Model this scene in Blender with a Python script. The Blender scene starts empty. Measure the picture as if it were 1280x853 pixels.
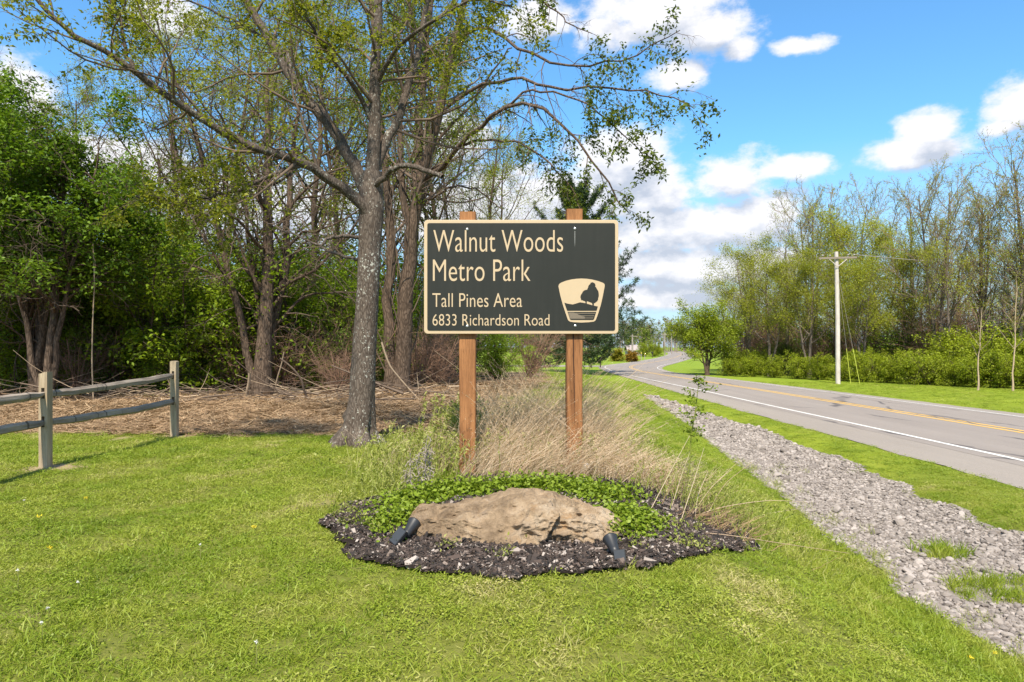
import bpy, bmesh, math, random
import numpy as np
from mathutils import Vector, Matrix
R = math.radians
random.seed(4)
rng = np.random.default_rng(7)
C = bpy.context.scene.collection
sc = bpy.context.scene

# ------------------------------------------------------------------ camera
CAMZ, FPX, HY = 2.3, 860.0, 434.0          # eye height above the road, focal length in photo pixels, horizon row
cam = bpy.data.cameras.new('camera'); camo = bpy.data.objects.new('camera', cam); C.objects.link(camo)
camo.location = (0, 0, CAMZ); camo.rotation_euler = (R(90), 0, 0)
cam.sensor_width = 36; cam.lens = FPX / 1280 * 36; cam.shift_y = (HY - 426.5) / 1280
cam.clip_start = 0.05; cam.clip_end = 6000
sc.camera = camo

# ------------------------------------------------------------------ light
SUN_EL, SUN_AZ = R(53), R(187)             # azimuth clockwise from +Y: behind the camera, a little to its left
sl = bpy.data.lights.new('sun', 'SUN'); sl.energy = 4.4; sl.angle = R(2.5); sl.color = (1, .91, .77)
so = bpy.data.objects.new('sun', sl); C.objects.link(so); so.location = (-10, -20, 40)
sdir = Vector((math.sin(SUN_AZ) * math.cos(SUN_EL), math.cos(SUN_AZ) * math.cos(SUN_EL), math.sin(SUN_EL)))
so.rotation_euler = sdir.to_track_quat('Z', 'Y').to_euler()
sc.view_settings.view_transform = 'Standard'; sc.view_settings.look = 'None'
sc.view_settings.exposure = 1.0; sc.view_settings.gamma = 1

world = bpy.data.worlds.new('World'); sc.world = world; world.use_nodes = True

def build_sky():
    nt = world.node_tree; N, L = nt.nodes, nt.links
    for n in list(N): N.remove(n)
    out = N.new('ShaderNodeOutputWorld'); bg = N.new('ShaderNodeBackground'); bg.inputs[1].default_value = 0.15
    L.new(bg.outputs[0], out.inputs[0])
    sky = N.new('ShaderNodeTexSky'); sky.sky_type = 'NISHITA'; sky.sun_disc = False
    sky.sun_elevation = SUN_EL; sky.sun_rotation = SUN_AZ; sky.air_density = 1.0; sky.dust_density = .6; sky.ozone_density = 2.2
    def m(op, a, b=None, c=None, clamp=False):
        n = N.new('ShaderNodeMath'); n.operation = op; n.use_clamp = clamp
        for i, v in enumerate((a, b, c)):
            if v is None: continue
            if isinstance(v, (int, float)): n.inputs[i].default_value = v
            else: L.new(v, n.inputs[i])
        return n.outputs[0]
    def vm(op, a, b):
        n = N.new('ShaderNodeVectorMath'); n.operation = op
        L.new(a, n.inputs[0])
        if isinstance(b, tuple): n.inputs[1].default_value = b
        elif b is not None: L.new(b, n.inputs[1])
        return n
    tc = N.new('ShaderNodeTexCoord'); sx = N.new('ShaderNodeSeparateXYZ'); L.new(tc.outputs['Generated'], sx.inputs[0])
    az = m('ARCTAN2', sx.outputs[0], sx.outputs[1])
    hyp = m('SQRT', m('ADD', m('MULTIPLY', sx.outputs[0], sx.outputs[0]), m('MULTIPLY', sx.outputs[1], sx.outputs[1])))
    el = m('ARCTAN2', sx.outputs[2], hyp)
    cb = N.new('ShaderNodeCombineXYZ'); L.new(az, cb.inputs[0]); L.new(el, cb.inputs[1])
    # cumulus clouds: heading, height and half-axes read in photo pixels, kept as directions in the sky
    clouds = [(815, 18, 95, 36), (770, 40, 55, 24), (880, 36, 62, 26), (850, 92, 42, 18), (926, 60, 24, 16), (1000, 57, 42, 10),
              (1150, 190, 92, 22), (1160, 164, 48, 30), (1272, 140, 44, 36), (1255, 158, 40, 14),
              (775, 205, 75, 48), (715, 245, 110, 46), (830, 240, 60, 36), (908, 222, 62, 32), (990, 210, 60, 14),
              (900, 283, 110, 36), (960, 268, 50, 26), (830, 290, 85, 36), (830, 330, 150, 22), (890, 345, 110, 18), (800, 372, 170, 20),
              (205, 22, 58, 24), (675, 24, 50, 22), (130, 215, 150, 50), (330, 265, 170, 60), (590, 270, 120, 60), (30, 120, 50, 50), (930, 330, 110, 24), (560, 175, 60, 30)]
    def field(vec):
        best = None
        for (px, py, rx, ry) in clouds:
            x = (px - 640) / FPX; a0 = math.atan(x); e0 = math.atan((HY - py) / FPX / math.sqrt(1 + x * x))
            c = math.cos(a0)
            d = vm('MULTIPLY', vm('SUBTRACT', vec, (a0, e0, 0)).outputs[0], (FPX / (rx * c * c), FPX / (ry * c), 0))
            v = m('SUBTRACT', 1.0, vm('LENGTH', d.outputs[0], None).outputs['Value'])
            best = v if best is None else m('SMOOTH_MAX', best, v, .18)
        def noise(scale, det, rough, stretch):
            n = N.new('ShaderNodeTexNoise'); n.inputs['Scale'].default_value = scale; n.inputs['Detail'].default_value = det
            n.inputs['Roughness'].default_value = rough
            L.new(vm('MULTIPLY', vec, (1, stretch, 1)).outputs[0], n.inputs['Vector']); return n.outputs['Fac']
        # the rest of the sky carries the same fair-weather cumulus
        big = noise(3.1, 4, .55, 2.4)
        away = m('MAXIMUM', m('MULTIPLY_ADD', m('ABSOLUTE', az), 6.0, -4.6, True),
                 m('MULTIPLY_ADD', el, 6.0, -2.9, True))
        gen = m('SUBTRACT', m('MULTIPLY', m('SUBTRACT', big, .53), 7.0), m('MULTIPLY', m('SUBTRACT', 1.0, away), 6.0))
        best = m('MAXIMUM', best, gen)
        f = noise(9.0, 8, .62, 1.7)
        f2 = noise(34.0, 6, .6, 1.5)
        return m('ADD', m('ADD', best, m('MULTIPLY', m('SUBTRACT', f, .5), 2.1)), m('MULTIPLY', m('SUBTRACT', f2, .5), .9))
    f0 = field(cb.outputs[0])
    up = vm('ADD', cb.outputs[0], (-.006, .03, 0)).outputs[0]
    f1 = field(up)
    mr = N.new('ShaderNodeMapRange'); mr.interpolation_type = 'SMOOTHSTEP'; L.new(f0, mr.inputs[0])
    mr.inputs[1].default_value = -0.2; mr.inputs[2].default_value = 0.42
    dens = mr.outputs[0]
    # undersides: where the cloud is thicker just above, less of the sun comes through
    sh = N.new('ShaderNodeMapRange'); L.new(m('SUBTRACT', f1, m('MULTIPLY', f0, .55)), sh.inputs[0])
    sh.inputs[1].default_value = -0.05; sh.inputs[2].default_value = .55
    cc = N.new('ShaderNodeMix'); cc.data_type = 'RGBA'; L.new(sh.outputs[0], cc.inputs[0])
    cc.inputs[6].default_value = (3.5, 3.48, 3.6, 1); cc.inputs[7].default_value = (2.0, 2.2, 2.6, 1)
    hs = N.new('ShaderNodeMix'); hs.data_type = 'RGBA'; hs.blend_type = 'MULTIPLY'; hs.inputs[0].default_value = 1
    L.new(sky.outputs[0], hs.inputs[6]); hs.inputs[7].default_value = SKY_TINT
    mx = N.new('ShaderNodeMix'); mx.data_type = 'RGBA'; L.new(m('MULTIPLY', dens, .97), mx.inputs[0])
    hz = N.new('ShaderNodeMix'); hz.data_type = 'RGBA'; L.new(m('MULTIPLY_ADD', el, -3.2, .86, True), hz.inputs[0]); L.new(hs.outputs[2], hz.inputs[6]); hz.inputs[7].default_value = (2.0, 2.35, 2.95, 1)
    L.new(hz.outputs[2], mx.inputs[6]); L.new(cc.outputs[2], mx.inputs[7])
    L.new(mx.outputs[2], bg.inputs[0])
SKY_TINT = (.45, .75, .88, 1)
build_sky()

# ------------------------------------------------------------------ helpers
def tag(o, label=None, cat=None, group=None, kind=None):
    if label: o['label'] = label
    if cat: o['category'] = cat
    if group: o['group'] = group
    if kind: o['kind'] = kind
    return o
def empty(name, loc=(0, 0, 0), rz=0):
    o = bpy.data.objects.new(name, None); C.objects.link(o); o.location = loc; o.rotation_euler = (0, 0, rz); o.empty_display_size = .1
    return o
def obj(name, me, parent=None, loc=None):
    o = bpy.data.objects.new(name, me); C.objects.link(o)
    if parent is not None: o.parent = parent
    if loc is not None: o.location = loc
    return o
def copy_tree(o, parent=None):
    c = o.copy(); C.objects.link(c)
    if parent is not None: c.parent = parent; c.matrix_parent_inverse = o.matrix_parent_inverse
    for ch in list(o.children):
        copy_tree(ch, c)
    return c
def quads(name, V, Q, mat, smooth=True, T=None, midx=None, mats=None):
    """one mesh from numpy arrays: V (n,3), Q (m,4), optional triangles T (k,3)"""
    V = np.asarray(V, np.float32).reshape(-1, 3); Q = np.asarray(Q, np.int32).reshape(-1, 4)
    T = np.zeros((0, 3), np.int32) if T is None else np.asarray(T, np.int32).reshape(-1, 3)
    me = bpy.data.meshes.new(name)
    me.vertices.add(len(V)); me.vertices.foreach_set('co', V.ravel())
    nl = Q.size + T.size; me.loops.add(nl); me.loops.foreach_set('vertex_index', np.concatenate([Q.ravel(), T.ravel()]))
    me.polygons.add(len(Q) + len(T))
    me.polygons.foreach_set('loop_start', np.concatenate([np.arange(len(Q)) * 4, Q.size + np.arange(len(T)) * 3]).astype(np.int32))
    for mm in (mats or [mat]): me.materials.append(mm)
    if midx is not None: me.polygons.foreach_set('material_index', np.asarray(midx, np.int32))
    me.polygons.foreach_set('use_smooth', np.full(len(Q) + len(T), smooth))
    me.update(calc_edges=True); me.validate()
    return me
class MB:
    """collects quads"""
    def __init__(s): s.V, s.Q, s.n = [], [], 0
    def add(s, V, Q):
        V = np.asarray(V, float).reshape(-1, 3); s.V.append(V); s.Q.append(np.asarray(Q).reshape(-1, 4) + s.n); s.n += len(V)
    def mesh(s, name, mat, smooth=True): return quads(name, np.concatenate(s.V), np.concatenate(s.Q), mat, smooth)
    def tubes(s, P, Rr, sides): s.add(*tubes(P, Rr, sides))
    def box(s, lo, hi):
        x0, y0, z0 = lo; x1, y1, z1 = hi
        s.add([(x0,y0,z0),(x1,y0,z0),(x1,y1,z0),(x0,y1,z0),(x0,y0,z1),(x1,y0,z1),(x1,y1,z1),(x0,y1,z1)],
              [(0,3,2,1),(4,5,6,7),(0,1,5,4),(1,2,6,5),(2,3,7,6),(3,0,4,7)])
def nrm(v): return v / np.maximum(np.linalg.norm(v, axis=-1, keepdims=True), 1e-9)
def tubes(P, Rr, sides):
    P = np.asarray(P, float); Rr = np.asarray(Rr, float)
    if P.ndim == 2: P = P[None]; Rr = Rr[None]
    M, N_, _ = P.shape
    t = nrm(np.gradient(P, axis=1))
    ref = np.array([.31, .17, .11]) + 0 * t; ref = np.where(np.abs(t[..., 2:3]) < .8, np.array([0.05, 0.03, 1.0]), np.array([1.0, .08, .03]))
    # one reference per tube, so that the rings do not twist
    mean_t = np.abs(nrm(P[:, -1] - P[:, 0]))
    r1 = np.where(mean_t[:, 2:3] < .8, np.array([[.05, .03, 1.0]]), np.array([[1.0, .08, .03]]))
    ref = np.repeat(r1[:, None], N_, 1)
    a = nrm(np.cross(t, ref)); b = np.cross(t, a)
    ang = np.linspace(0, 2 * np.pi, sides, endpoint=False)
    V = P[:, :, None] + Rr[:, :, None, None] * (a[:, :, None] * np.cos(ang)[None, None, :, None] + b[:, :, None] * np.sin(ang)[None, None, :, None])
    i = np.arange(M)[:, None, None] * N_ * sides; j = np.arange(N_ - 1)[None, :, None] * sides; k = np.arange(sides)[None, None, :]; k2 = (k + 1) % sides
    Q = np.stack([i + j + k, i + j + k2, i + j + sides + k2, i + j + sides + k], -1)
    return V.reshape(-1, 3), Q.reshape(-1, 4)
def leaf_cards(pos, size, aspect=.5, droop=0.0, flat=.5, fold=.15, g=None):
    g = g or rng
    n = len(pos); size = np.broadcast_to(size, (n,)).reshape(-1, 1)
    a = g.normal(size=(n, 3)); a[:, 2] *= (1 - flat); a[:, 2] -= droop; a = nrm(a)
    w = g.normal(size=(n, 3)) * .6; w[:, 2] = w[:, 2] * .5; up = nrm(np.array([0, 0, 1.0]) + w)
    b = nrm(np.cross(a, up)); nn = np.cross(b, a)
    L = size * a; Wd = size * aspect * b * .5; F = size * fold * nn
    V = np.stack([pos, pos + L * .45 + Wd + F, pos + L, pos + L * .45 - Wd + F], 1)
    return V.reshape(-1, 3), np.arange(n * 4).reshape(-1, 4)
def ribbons(P, W, side=None):
    """flat tapering blades: P (M,N,3), W (M,N) half-widths"""
    M, N_, _ = P.shape
    t = nrm(np.gradient(P, axis=1))
    if side is None: side = nrm(rng.normal(size=(M, 3)))
    s = nrm(np.cross(t, np.repeat(side[:, None], N_, 1)))
    V = np.stack([P - s * W[..., None], P + s * W[..., None]], 2)
    i = np.arange(M)[:, None] * N_ * 2; j = np.arange(N_ - 1)[None] * 2
    Q = np.stack([i + j, i + j + 1, i + j + 3, i + j + 2], -1)
    return V.reshape(-1, 3), Q.reshape(-1, 4)
_LAT = np.random.default_rng(99).random((64, 64, 64))
def vnoise(p, scale=1.0):
    p = np.asarray(p, float) * scale; i = np.floor(p).astype(int); f = p - i; f = f * f * (3 - 2 * f)
    out = 0
    for dx in (0, 1):
        for dy in (0, 1):
            for dz in (0, 1):
                w = (f[..., 0] if dx else 1 - f[..., 0]) * (f[..., 1] if dy else 1 - f[..., 1]) * (f[..., 2] if dz else 1 - f[..., 2])
                out = out + w * _LAT[(i[..., 0] + dx) % 64, (i[..., 1] + dy) % 64, (i[..., 2] + dz) % 64]
    return out
def fbm(p, scale=1.0, octs=4):
    s, a, t = 0, 1, 0
    for k in range(octs): s = s + a * vnoise(p, scale * 2 ** k); t += a; a *= .5
    return s / t
def xy0(x, y): return np.stack([x, y, 0 * x + .37], -1)
def sstep(a, b, x):
    t = np.clip((np.asarray(x, float) - a) / (b - a), 0, 1); return t * t * (3 - 2 * t)

# ------------------------------------------------------------------ the lie of the land
GLy = np.array([-40, 0, 4.3, 6.0, 8, 10.3, 14, 23, 30, 34, 400]); GLx = np.array([3.6, 3.65, 3.72, 3.68, 3.82, 4.1, 4.5, 5.5, 6.0, 6.4, 7.0])   # left edge of the gravel
GRy = np.array([-40, 0, 9.1, 14.6, 19.5, 27, 30, 34, 400]); GRx = np.array([6.0, 6.1, 6.45, 6.95, 7.1, 6.9, 6.8, 6.7, 7.2])              # right edge
def gl(y): return np.interp(y, GLy, GLx)
def gr(y): return np.interp(y, GRy, GRx)
def zf(x, y):
    x = np.asarray(x, float); y = np.asarray(y, float)
    base = 1.05 * (1 - sstep(16, 78, y)) * np.where(x < 0, 1, 1) + .55 * sstep(-3, -14, x) * sstep(14, 40, y)
    g = gl(y); s = sstep(g - 3.0, g + .35, x)
    z = base * (1 - s)
    dit = sstep(g - .6, g + .9, x) * (1 - sstep(gr(y) - .6, gr(y) + .6, x)) * (1 - sstep(26, 40, y))
    z = z - .14 * dit
    z = z - .03 * sstep(8.0, 8.6, x)                       # the road bed, road sheets lie on it
    off = (1 - sstep(6.5, 8.0, x)) + sstep(24, 30, x)
    und = (fbm(xy0(x, y), .55, 3) - .5) * .10 + (fbm(xy0(x, y), 2.1, 2) - .5) * .035
    z = z + und * off
    z = z + .10 * np.exp(-(((x - .25) / 1.6) ** 2 + ((y - 5.6) / 1.3) ** 2) ** 1.0)   # the planted mound under the sign
    z = z + 2.0 * sstep(90, 320, y) * 0
    return z
def z1(x, y): return float(zf(np.array([x]), np.array([y]))[0])
def W(px, py, Y): return Vector(((px - 640) / FPX * Y, Y, CAMZ + (HY - py) / FPX * Y))
_YS = np.geomspace(2.0, 500, 5000)
def GP(px, py):
    """where the sight line through a photo pixel meets the ground"""
    d = CAMZ + (HY - py) / FPX * _YS - zf((px - 640) / FPX * _YS, _YS)
    k = np.argmax(d < 0) if (d < 0).any() else len(d) - 1
    Y = _YS[k]; x = (px - 640) / FPX * Y
    return Vector((x, Y, z1(x, Y)))
def on(px, Y):
    x = (px - 640) / FPX * Y; return Vector((x, Y, z1(x, Y)))
def inpoly(x, y, poly):
    poly = np.asarray(poly); r = np.zeros(np.shape(x), bool); j = len(poly) - 1
    for i in range(len(poly)):
        xi, yi = poly[i]; xj, yj = poly[j]
        c = ((yi > y) != (yj > y)) & (x < (xj - xi) * (y - yi) / (yj - yi + 1e-12) + xi); r ^= c; j = i
    return r

# ------------------------------------------------------------------ materials
def newmat(name):
    m = bpy.data.materials.new(name); m.use_nodes = True; nt = m.node_tree
    return m, nt, nt.nodes['Principled BSDF'], nt.nodes['Material Output']
class NT:
    def __init__(s, nt): s.nt = nt
    def n(s, t, **kw):
        x = s.nt.nodes.new(t)
        for k, v in kw.items(): setattr(x, k, v)
        return x
    def l(s, a, b): s.nt.links.new(a, b)
    def noise(s, vec, scale, det=4, rough=.55):
        x = s.n('ShaderNodeTexNoise'); x.inputs['Scale'].default_value = scale; x.inputs['Detail'].default_value = det; x.inputs['Roughness'].default_value = rough
        if vec is not None: s.l(vec, x.inputs['Vector'])
        return x.outputs['Fac']
    def ramp(s, fac, stops, interp='LINEAR'):
        x = s.n('ShaderNodeValToRGB'); cr = x.color_ramp; cr.interpolation = interp
        while len(cr.elements) < len(stops): cr.elements.new(.5)
        for e, (p, c) in zip(cr.elements, stops):
            e.position = p; e.color = (*c, 1) if len(c) == 3 else c
        s.l(fac, x.inputs[0]); return x.outputs[0]
    def mix(s, fac, a, b, blend='MIX'):
        x = s.n('ShaderNodeMix', data_type='RGBA', blend_type=blend)
        if isinstance(fac, (int, float)): x.inputs[0].default_value = fac
        else: s.l(fac, x.inputs[0])
        for i, v in ((6, a), (7, b)):
            if isinstance(v, tuple): x.inputs[i].default_value = (*v, 1)
            else: s.l(v, x.inputs[i])
        return x.outputs[2]
    def math(s, op, a, b=0, clamp=False):
        x = s.n('ShaderNodeMath', operation=op, use_clamp=clamp)
        for i, v in enumerate((a, b)):
            if isinstance(v, (int, float)): x.inputs[i].default_value = v
            else: s.l(v, x.inputs[i])
        return x.outputs[0]
    def mr(s, v, a, b, c=0, d=1):
        x = s.n('ShaderNodeMapRange'); s.l(v, x.inputs[0])
        for i, q in enumerate((a, b, c, d)): x.inputs[i + 1].default_value = q
        return x.outputs[0]
    def coord(s, kind='Object', scale=(1, 1, 1)):
        t = s.n('ShaderNodeTexCoord'); mp = s.n('ShaderNodeMapping'); s.l(t.outputs[kind], mp.inputs[0]); mp.inputs['Scale'].default_value = scale
        return mp.outputs[0]
    def bump(s, h, strength, dist, bsdf):
        b = s.n('ShaderNodeBump'); b.inputs['Strength'].default_value = strength; b.inputs['Distance'].default_value = dist
        s.l(h, b.inputs['Height']); s.l(b.outputs[0], bsdf.inputs['Normal'])
def leafmat(name, stops, trans=.45, rough=.55, patch=0):
    m, nt, p, out = newmat(name); t = NT(nt)
    geo = t.n('ShaderNodeNewGeometry'); oi = t.n('ShaderNodeObjectInfo')
    f = t.math('ADD', t.math('MULTIPLY', geo.outputs['Random Per Island'], .75), t.math('MULTIPLY', oi.outputs['Random'], .25))
    if patch:
        nz = t.noise(oi.outputs['Location'], patch, 3, .6)
        f = t.math('ADD', t.math('ADD', t.math('MULTIPLY', f, .36), t.mr(t.noise(oi.outputs['Location'], 3.6, 3, .6), .35, .65, -.08, .20)), t.math('ADD', t.mr(nz, .34, .68, -.05, .38), t.mr(t.noise(oi.outputs['Location'], .42, 4, .65), .38, .62, 0, .26)))
    col = t.ramp(f, stops)
    p.inputs['Roughness'].default_value = rough; p.inputs['Specular IOR Level'].default_value = .3
    t.l(col, p.inputs['Base Color'])
    tr = t.n('ShaderNodeBsdfTranslucent'); t.l(t.mix(1.0, col, (1.0, 1.0, .55), 'MULTIPLY'), tr.inputs[0])
    mx = t.n('ShaderNodeMixShader'); mx.inputs[0].default_value = trans
    t.l(p.outputs[0], mx.inputs[1]); t.l(tr.outputs[0], mx.inputs[2]); t.l(mx.outputs[0], out.inputs[0])
    return m
def barkmat(name, dark, light, scale=1.0, lichen=0.0, bump=.6):
    m, nt, p, out = newmat(name); t = NT(nt)
    v = t.coord('Object', (scale, scale, scale * .28))
    n1 = t.noise(v, 9, 6, .65); n2 = t.noise(t.coord('Object', (scale,) * 3), 2.0, 3)
    vo = t.n('ShaderNodeTexVoronoi', feature='DISTANCE_TO_EDGE'); vo.inputs['Scale'].default_value = 16; vo.inputs['Randomness'].default_value = 1
    t.l(t.mix(.12, v, t.noise_color(v, 8)), vo.inputs['Vector'])
    ridge = t.mr(vo.outputs['Distance'], 0, .22)
    h = t.math('ADD', t.math('MULTIPLY', ridge, .6), t.math('MULTIPLY', n1, .7))
    col = t.ramp(t.math('ADD', t.math('MULTIPLY', h, .6), t.math('MULTIPLY', n2, .35)), [(.3, dark), (.95, light)])
    if lichen:
        ln = t.math('ADD', t.math('MULTIPLY', t.noise(t.coord('Object', (1, 1, .8)), 34, 4, .7), .75), t.math('MULTIPLY', t.noise(t.coord('Object', (1, 1, .5)), 5, 3), .25))
        lm = t.mr(ln, .575, .625, 0, lichen)
        col = t.mix(lm, col, (.46, .46, .40))
    t.l(col, p.inputs['Base Color']); p.inputs['Roughness'].default_value = .93; p.inputs['Specular IOR Level'].default_value = .15
    t.bump(h, bump, .03 / scale, p)
    return m
def _nc(s, vec, scale):
    x = s.n('ShaderNodeTexNoise'); x.inputs['Scale'].default_value = scale; s.l(vec, x.inputs['Vector']); return x.outputs['Color']
NT.noise_color = _nc
def plain(name, col, rough=.6, var=.12, scale=8, metal=0, bump=0.0, spec=.4):
    m, nt, p, out = newmat(name); t = NT(nt)
    n = t.noise(t.coord('Object'), scale, 5, .6)
    c = t.mix(n, tuple(max(0, q * (1 - var)) for q in col), tuple(min(1, q * (1 + var)) for q in col))
    t.l(c, p.inputs['Base Color']); p.inputs['Roughness'].default_value = rough; p.inputs['Metallic'].default_value = metal
    p.inputs['Specular IOR Level'].default_value = spec
    if bump: t.bump(n, bump, .01, p)
    return m
M = {}
M['bark_main'] = barkmat('bark_main', (.042, .031, .024), (.165, .132, .106), 2.6, .9, .5)
M['bark_limb'] = barkmat('bark_limb', (.038, .029, .022), (.14, .112, .09), 2.6, .5, .5)
M['bark_brown'] = barkmat('bark_brown', (.038, .026, .018), (.165, .118, .085), 1.2)
M['bark_grey'] = barkmat('bark_grey', (.06, .05, .042), (.23, .19, .155), .8)
M['bark_right'] = barkmat('bark_right', (.075, .06, .05), (.24, .19, .15), .6)
M['twig'] = plain('twig', (.12, .085, .06), .9, .35, 5)
M['twig_pale'] = plain('twig_pale', (.36, .27, .18), .9, .35, 6)
M['leaf_main'] = leafmat('leaf_main', [(0, (.10, .14, .012)), (.5, (.19, .225, .018)), (1, (.31, .31, .04))], .5)
M['leaf_olive'] = leafmat('leaf_olive', [(0, (.07, .105, .012)), (.6, (.125, .17, .02)), (1, (.21, .225, .035))], .45)
M['leaf_yellow'] = leafmat('leaf_yellow', [(0, (.16, .20, .012)), (.5, (.25, .29, .018)), (1, (.36, .37, .05))], .5)
M['leaf_shrub'] = leafmat('leaf_shrub', [(0, (.12, .20, .008)), (.5, (.21, .31, .014)), (1, (.31, .40, .03))], .5)
M['leaf_hedge'] = leafmat('leaf_hedge', [(0, (.16, .21, .010)), (.5, (.265, .325, .015)), (1, (.37, .42, .035))], .4)
M['leaf_dark'] = leafmat('leaf_dark', [(0, (.07, .14, .010)), (.6, (.135, .225, .015)), (1, (.22, .31, .025))], .4)
M['needle'] = leafmat('needle', [(0, (.025, .05, .02)), (.6, (.05, .09, .03)), (1, (.11, .14, .05))], .2)
M['cover'] = leafmat('cover', [(0, (.11, .165, .008)), (.5, (.18, .255, .014)), (1, (.28, .35, .05))], .35)
M['grass'] = leafmat('grass', [(0, (.11, .165, .012)), (.4, (.205, .28, .021)), (.75, (.30, .335, .045)), (1, (.48, .42, .19))], .35, .5, 1.1)
M['weed_green'] = leafmat('weed_green', [(0, (.17, .21, .03)), (.6, (.28, .31, .06)), (1, (.42, .40, .16))], .35)
M['straw'] = leafmat('straw', [(0, (.38, .26, .165)), (.5, (.56, .42, .285)), (1, (.72, .59, .44))], .35, .6)
M['litter_strip'] = leafmat('litter_strip', [(0, (.12, .075, .04)), (.5, (.28, .18, .10)), (1, (.48, .35, .21))], .1, .8)

# ------------------------------------------------------------------ ground, one sheet to the horizon
def axis(fine0, fine1, step, far):
    a = list(np.arange(fine0, fine1 + 1e-6, step)); s = step; v = fine1; hi = []
    while v < far: s *= 1.16; v += s; hi.append(v)
    s = step; v = fine0; lo = []
    while v > -far: s *= 1.16; v -= s; lo.append(v)
    return np.array(lo[::-1] + a + hi)
def grid_mesh(name, xs, ys, zfun, mat, keep=None, dz=0):
    X, Y = np.meshgrid(xs, ys); Z = zfun(X, Y) + dz
    V = np.stack([X, Y, Z], -1).reshape(-1, 3); nx = len(xs)
    i, j = np.meshgrid(np.arange(nx - 1), np.arange(len(ys) - 1)); a = j * nx + i
    Q = np.stack([a, a + 1, a + nx + 1, a + nx], -1).reshape(-1, 4)
    if keep is not None:
        cx = V[Q].mean(1); Q = Q[keep(cx[:, 0], cx[:, 1])]
        used = np.unique(Q); mp = np.full(len(V), -1); mp[used] = np.arange(len(used)); V = V[used]; Q = mp[Q]
    return quads(name, V, Q, mat), V
def litter_amt(x, y):
    """1 where the ground is bare straw-brown woodland litter"""
    w = (fbm(xy0(x, y), .9, 3) - .5) * 1.6
    front = sstep(9.55, 10.0, y + w * .5)
    right = 1 - sstep(-.35, .45, x - np.interp(y, [9, 14, 20, 30, 45], [-.9, -.4, .5, 1.7, 2.2]) + w * .6)
    back = 1 - sstep(46, 60, y)
    return front * right * back
POST_BASES = [(-4.765, 7.03), (-4.75, 9.68), (-4.78, 4.40)]
def bare_amt(x, y):
    b = 0
    for (px, py), r in zip(POST_BASES[:2], (.27, .2)):
        b = np.maximum(b, 1 - sstep(r * .6, r, np.hypot((x - px - .02) * .8, (y - py) * 1.3) + (fbm(xy0(x, y), 5, 2) - .5) * .25))
    # thin worn patches in the lawn
    n = fbm(xy0(x + 40, y + 10), 1.3, 4)
    b = np.maximum(b, sstep(.66, .76, n) * .8 * (y < 9.6) * (x < 2.6))
    return b
def ground_mat():
    m, nt, p, out = newmat('ground'); t = NT(nt)
    a = t.n('ShaderNodeAttribute', attribute_name='cover')
    sx = t.n('ShaderNodeSeparateColor'); t.l(a.outputs['Color'], sx.inputs[0])
    o = t.coord('Object')
    g = t.ramp(t.math('ADD', t.math('MULTIPLY', t.noise(o, .55, 5, .6), .6), t.math('MULTIPLY', t.noise(o, 14, 6, .7), .4)),
               [(.3, (.11, .15, .012)), (.5, (.18, .225, .016)), (.7, (.26, .285, .035))])
    gf = t.mix(t.noise(t.coord('Object', (.4, .05, 1)), 1, 4), (.13, .20, .014), (.21, .265, .03))
    far = t.mr(t.n('ShaderNodeSeparateXYZ').outputs[1], 0, 1)
    s3 = t.n('ShaderNodeSeparateXYZ'); t.l(o, s3.inputs[0]); far = t.mr(s3.outputs[1], 20, 60)
    g = t.mix(far, g, gf)
    soil = t.ramp(t.noise(o, 22, 6, .7), [(.35, (.07, .05, .03)), (.6, (.16, .115, .07)), (.75, (.30, .22, .14))])
    near = t.mr(s3.outputs[1], 8, 20)
    under = t.mix(t.math('SUBTRACT', .55, near, True), g, t.mix(.35, soil, (.06, .085, .012)))
    lit = t.ramp(t.math('ADD', t.math('MULTIPLY', t.noise(t.coord('Object', (1, 2.2, 1)), 9, 8, .75), .7), t.math('MULTIPLY', t.noise(o, .8, 3), .3)),
                 [(.36, (.07, .042, .025)), (.5, (.18, .115, .066)), (.64, (.32, .225, .135))])
    col = t.mix(sx.outputs[0], under, lit)
    sand = t.ramp(t.noise(o, 40, 6, .7), [(.3, (.22, .15, .09)), (.7, (.45, .34, .22))])
    col = t.mix(sx.outputs[1], col, sand)
    t.l(col, p.inputs['Base Color']); p.inputs['Roughness'].default_value = .95; p.inputs['Specular IOR Level'].default_value = .1
    t.bump(t.noise(o, 30, 6, .7), .7, .03, p)
    return m
xs = np.unique(np.concatenate([axis(-13, 11, .17, 3000)])); ys = axis(1.2, 26, .17, 3000)
me, V = grid_mesh('ground', xs, ys, zf, ground_mat())
ca = me.color_attributes.new('cover', 'FLOAT_COLOR', 'POINT')
cv = np.zeros((len(V), 4), np.float32); cv[:, 0] = litter_amt(V[:, 0], V[:, 1]); cv[:, 1] = bare_amt(V[:, 0], V[:, 1]); cv[:, 3] = 1
ca.data.foreach_set('color', cv.ravel())
tag(obj('ground', me), kind='structure')

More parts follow.
